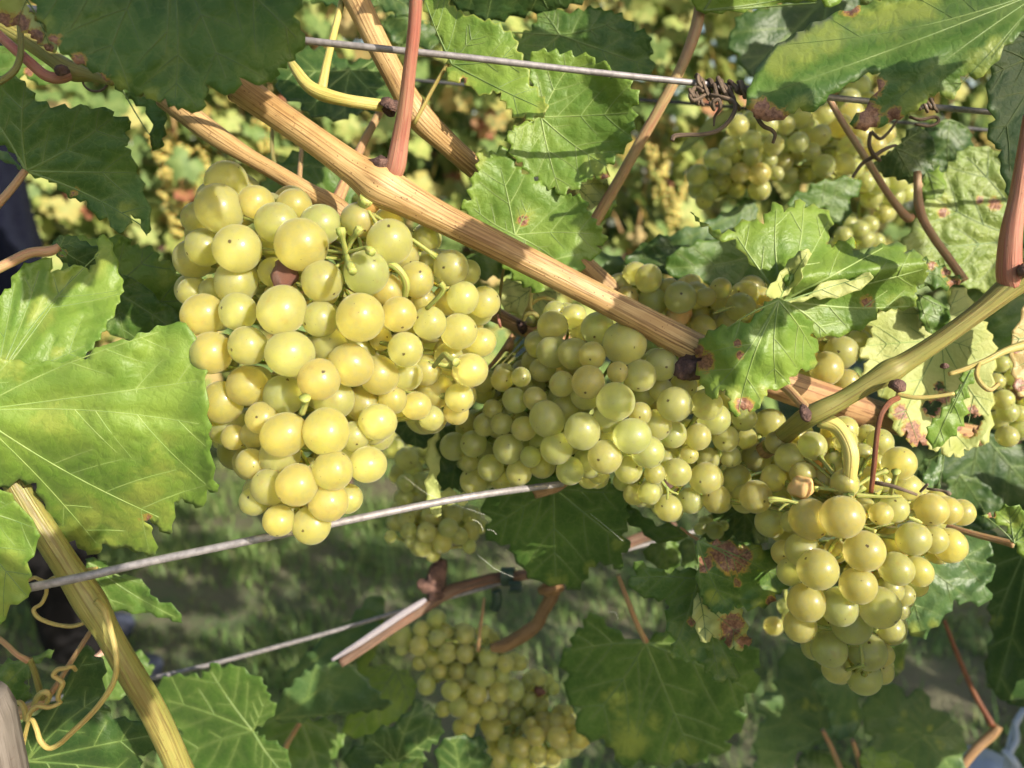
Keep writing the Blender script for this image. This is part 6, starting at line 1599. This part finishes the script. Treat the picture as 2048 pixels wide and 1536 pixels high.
V, Q = band(0, 6.0, 16, 17, 0, 1016, 1153, .461, 13)
link('band', mesh_np('band', V, Q, False), plastic, r)
V, Q = band(-1.0, 4.4, 9, 11, 0, 1030, 1174, .452, 12)
link('clip', mesh_np('clip', V, Q, False), plastic, r)
link('tail', geo_mesh('tail', [stem_geo([(992, 1180, .465, 22), (994, 1200, .467, 24), (988, 1218, .469, 20)], 4, 6)]), plastic, r)

# ---- weathered stake at the lower left
r = empty('wooden_stake', (P(-34, 1500, .25).x, P(-34, 1500, .25).y, 0), 'weathered grey brown wooden stake at the bottom left corner', 'stake')
wood = stem_mat('grey_stake_wood', (.13, .11, .095), (.19, .165, .145), (.07, .055, .045), 9, .3, .8)
top = P(-46, 1392, .25)
g = tube_geo(np.array([[top.x - .01, top.y + .02, -.1], [top.x - .006, top.y + .012, .5], [top.x, top.y, top.z - .006], [top.x, top.y, top.z]]), np.array([.0105, .0102, .0100, .0085]), 14, .03, 3)
link('post', geo_mesh('post', [g]), wood, r)

# ---- pale metal anchor with twisted wires at the lower right
r = empty('wire_strainer', P(1965, 1530, .70), 'rounded pale blue grey metal fitting with twisted wires at the lower right corner', 'wire strainer')
steel = plain_mat('pale_blue_grey_metal', (.34, .37, .46), (.44, .47, .56), 60, .5, .2, .2)
c0 = P(1962, 1595, .70)
prof = [(.0, .040), (.020, .0375), (.031, .030), (.037, .018), (.039, .0), (.039, -.03), (.036, -.05), (.02, -.056), (0, -.057)]
V, Q = [], []
for rr, zz in prof:
    for k in range(24):
        a = k / 24 * 6.2832
        V.append((c0.x + rr * math.cos(a), c0.y + rr * math.sin(a), c0.z + zz))
for i in range(len(prof) - 1):
    for k in range(24):
        Q.append((i * 24 + k, (i + 1) * 24 + k, (i + 1) * 24 + (k + 1) % 24, i * 24 + (k + 1) % 24))
link('cap', mesh_np('cap', V, Q), steel, r)
for k, pts in enumerate(([(2060, 1405, .67, 12), (2035, 1440, .665, 13), (2022, 1480, .66, 13), (2015, 1520, .655, 12), (2012, 1600, .655, 12)], [(2030, 1440, .66, 10), (2033, 1480, .655, 12), (2020, 1510, .652, 12), (2030, 1560, .65, 12)], [(2005, 1500, .655, 12), (2025, 1520, .65, 18), (2040, 1545, .65, 18), (2060, 1560, .65, 12)])):
    link('twisted_wire', geo_mesh('twisted_wire', [stem_geo(pts, 6, 10, .02, k)]), steel, r)

# ---- cobweb strands
web = NT('cobweb_silk'); wb = web.new('BsdfPrincipled', Base__Color=(.8, .8, .75), Roughness=.4); web_m = web.done(wb.outputs[0])
web = empty('cobweb', P(1000, 1070, .335), 'fine pale cobweb threads strung between the lower wire and the dark leaf', 'cobweb')
for pts in (Z('F', [(1005, 82, .33, 1.6), (1040, 95, .33, 1.8), (1065, 125, .33, 1.6), (1072, 158, .33, 1.0)]), Z('F', [(1090, 140, .335, 1.0), (1130, 148, .335, 1.2), (1150, 170, .335, .9)]), Z('F', [(1040, 290, .34, .8), (1090, 330, .34, .8), (1150, 375, .34, .8), (1250, 420, .345, .7)]), Z('F', [(1700, 50, .34, .8), (1800, 130, .335, 1.0), (1890, 208, .33, .9)]),
            Z('B', [(1420, 880, .33, .7), (1560, 985, .33, .7), (1700, 1040, .335, .7), (1900, 1110, .34, .7)]), Z('I', [(60, 920, .40, 2), (105, 925, .40, 4), (130, 975, .40, 2)])):
    link('thread', geo_mesh('thread', [stem_geo(pts, 4, 5, rmin=.00004)]), web_m, web)


# ================================================================== leaves added just outside the picture, on the sun's rays, to shade chosen spots
def added_shade_leaves():
    rg = np.random.default_rng(33)
    root = empty('vine_shoot', CAM + Vector((.25, .08, .02)), 'added leaves beside the camera, out of the picture, placed to shade the vine', 'vine shoot')
    LV = CR * L_CAM.x + CU * L_CAM.y + CB * L_CAM.z
    LV.normalize()
    tpl = []
    for k in range(3):
        me = bg_leaf_mesh(70 + k, .12, 4); me.materials.append(M['row_l']); tpl.append(me)
    pos = []
    for px, py, d, size in SHADE:
        p = P(px, py, d)
        s = .09
        while s < .6:
            q = p + LV * s - CAM
            x, y, z = q.dot(CR), q.dot(CU), -q.dot(CB)
            rad = size * .6
            if z < .02: break
            if abs(x) - rad > z * 1024 / F * 1.06 or abs(y) - rad > z * 768 / F * 1.06: break
            s += .01
        c = p + LV * s
        o = bpy.data.objects.new('leaf', tpl[int(rg.integers(3))]); col.objects.link(o)
        n = (LV + Vector(rg.normal(0, .22, 3))).normalized()
        tip = Vector((rg.normal(0, .4), rg.normal(0, .3), -1)); tip = (tip - n * tip.dot(n)).normalized()
        o.rotation_euler = Matrix((tip.cross(n).normalized(), tip, n)).transposed().to_euler()
        k = size / .1
        o.scale = (k, k, k); o.parent = root; o.location = c - root.location
        pos.append((c, tip, size))
    # each on its own stalk, which runs back towards the light and up
    for (c, tip, size) in pos:
        b = np.array(c - tip * size * .05); e = np.array(c + LV * .05 - tip * .004)
        link('petiole', geo_mesh('petiole', [wtube([b, (b + e) / 2, e, e + np.array(LV) * .02], [.0011, .0011, .0014, .0018], 6)]), M['petiole_pink'], root)


SHADE = [(290, 60, .22, .085), (120, 250, .29, .085), (440, 120, .23, .05),
         (1260, 680, .29, .042), (960, 820, .32, .042), (985, 468, .268, .028), (1300, 640, .280, .036),
         (1770, 170, .23, .048), (1640, 1310, .28, .055), (1330, 1400, .41, .11), (930, 1340, .5, .085),
         (1700, 1440, .52, .16), (2000, 1230, .42, .12), (60, 1180, .27, .06), (180, 1330, .30, .06), (1180, 70, .34, .07), (680, 150, .36, .06), (1600, 90, .44, .07), (1650, 260, .45, .055), (1480, 300, .44, .03), (620, 1420, .49, .08)]
added_shade_leaves()
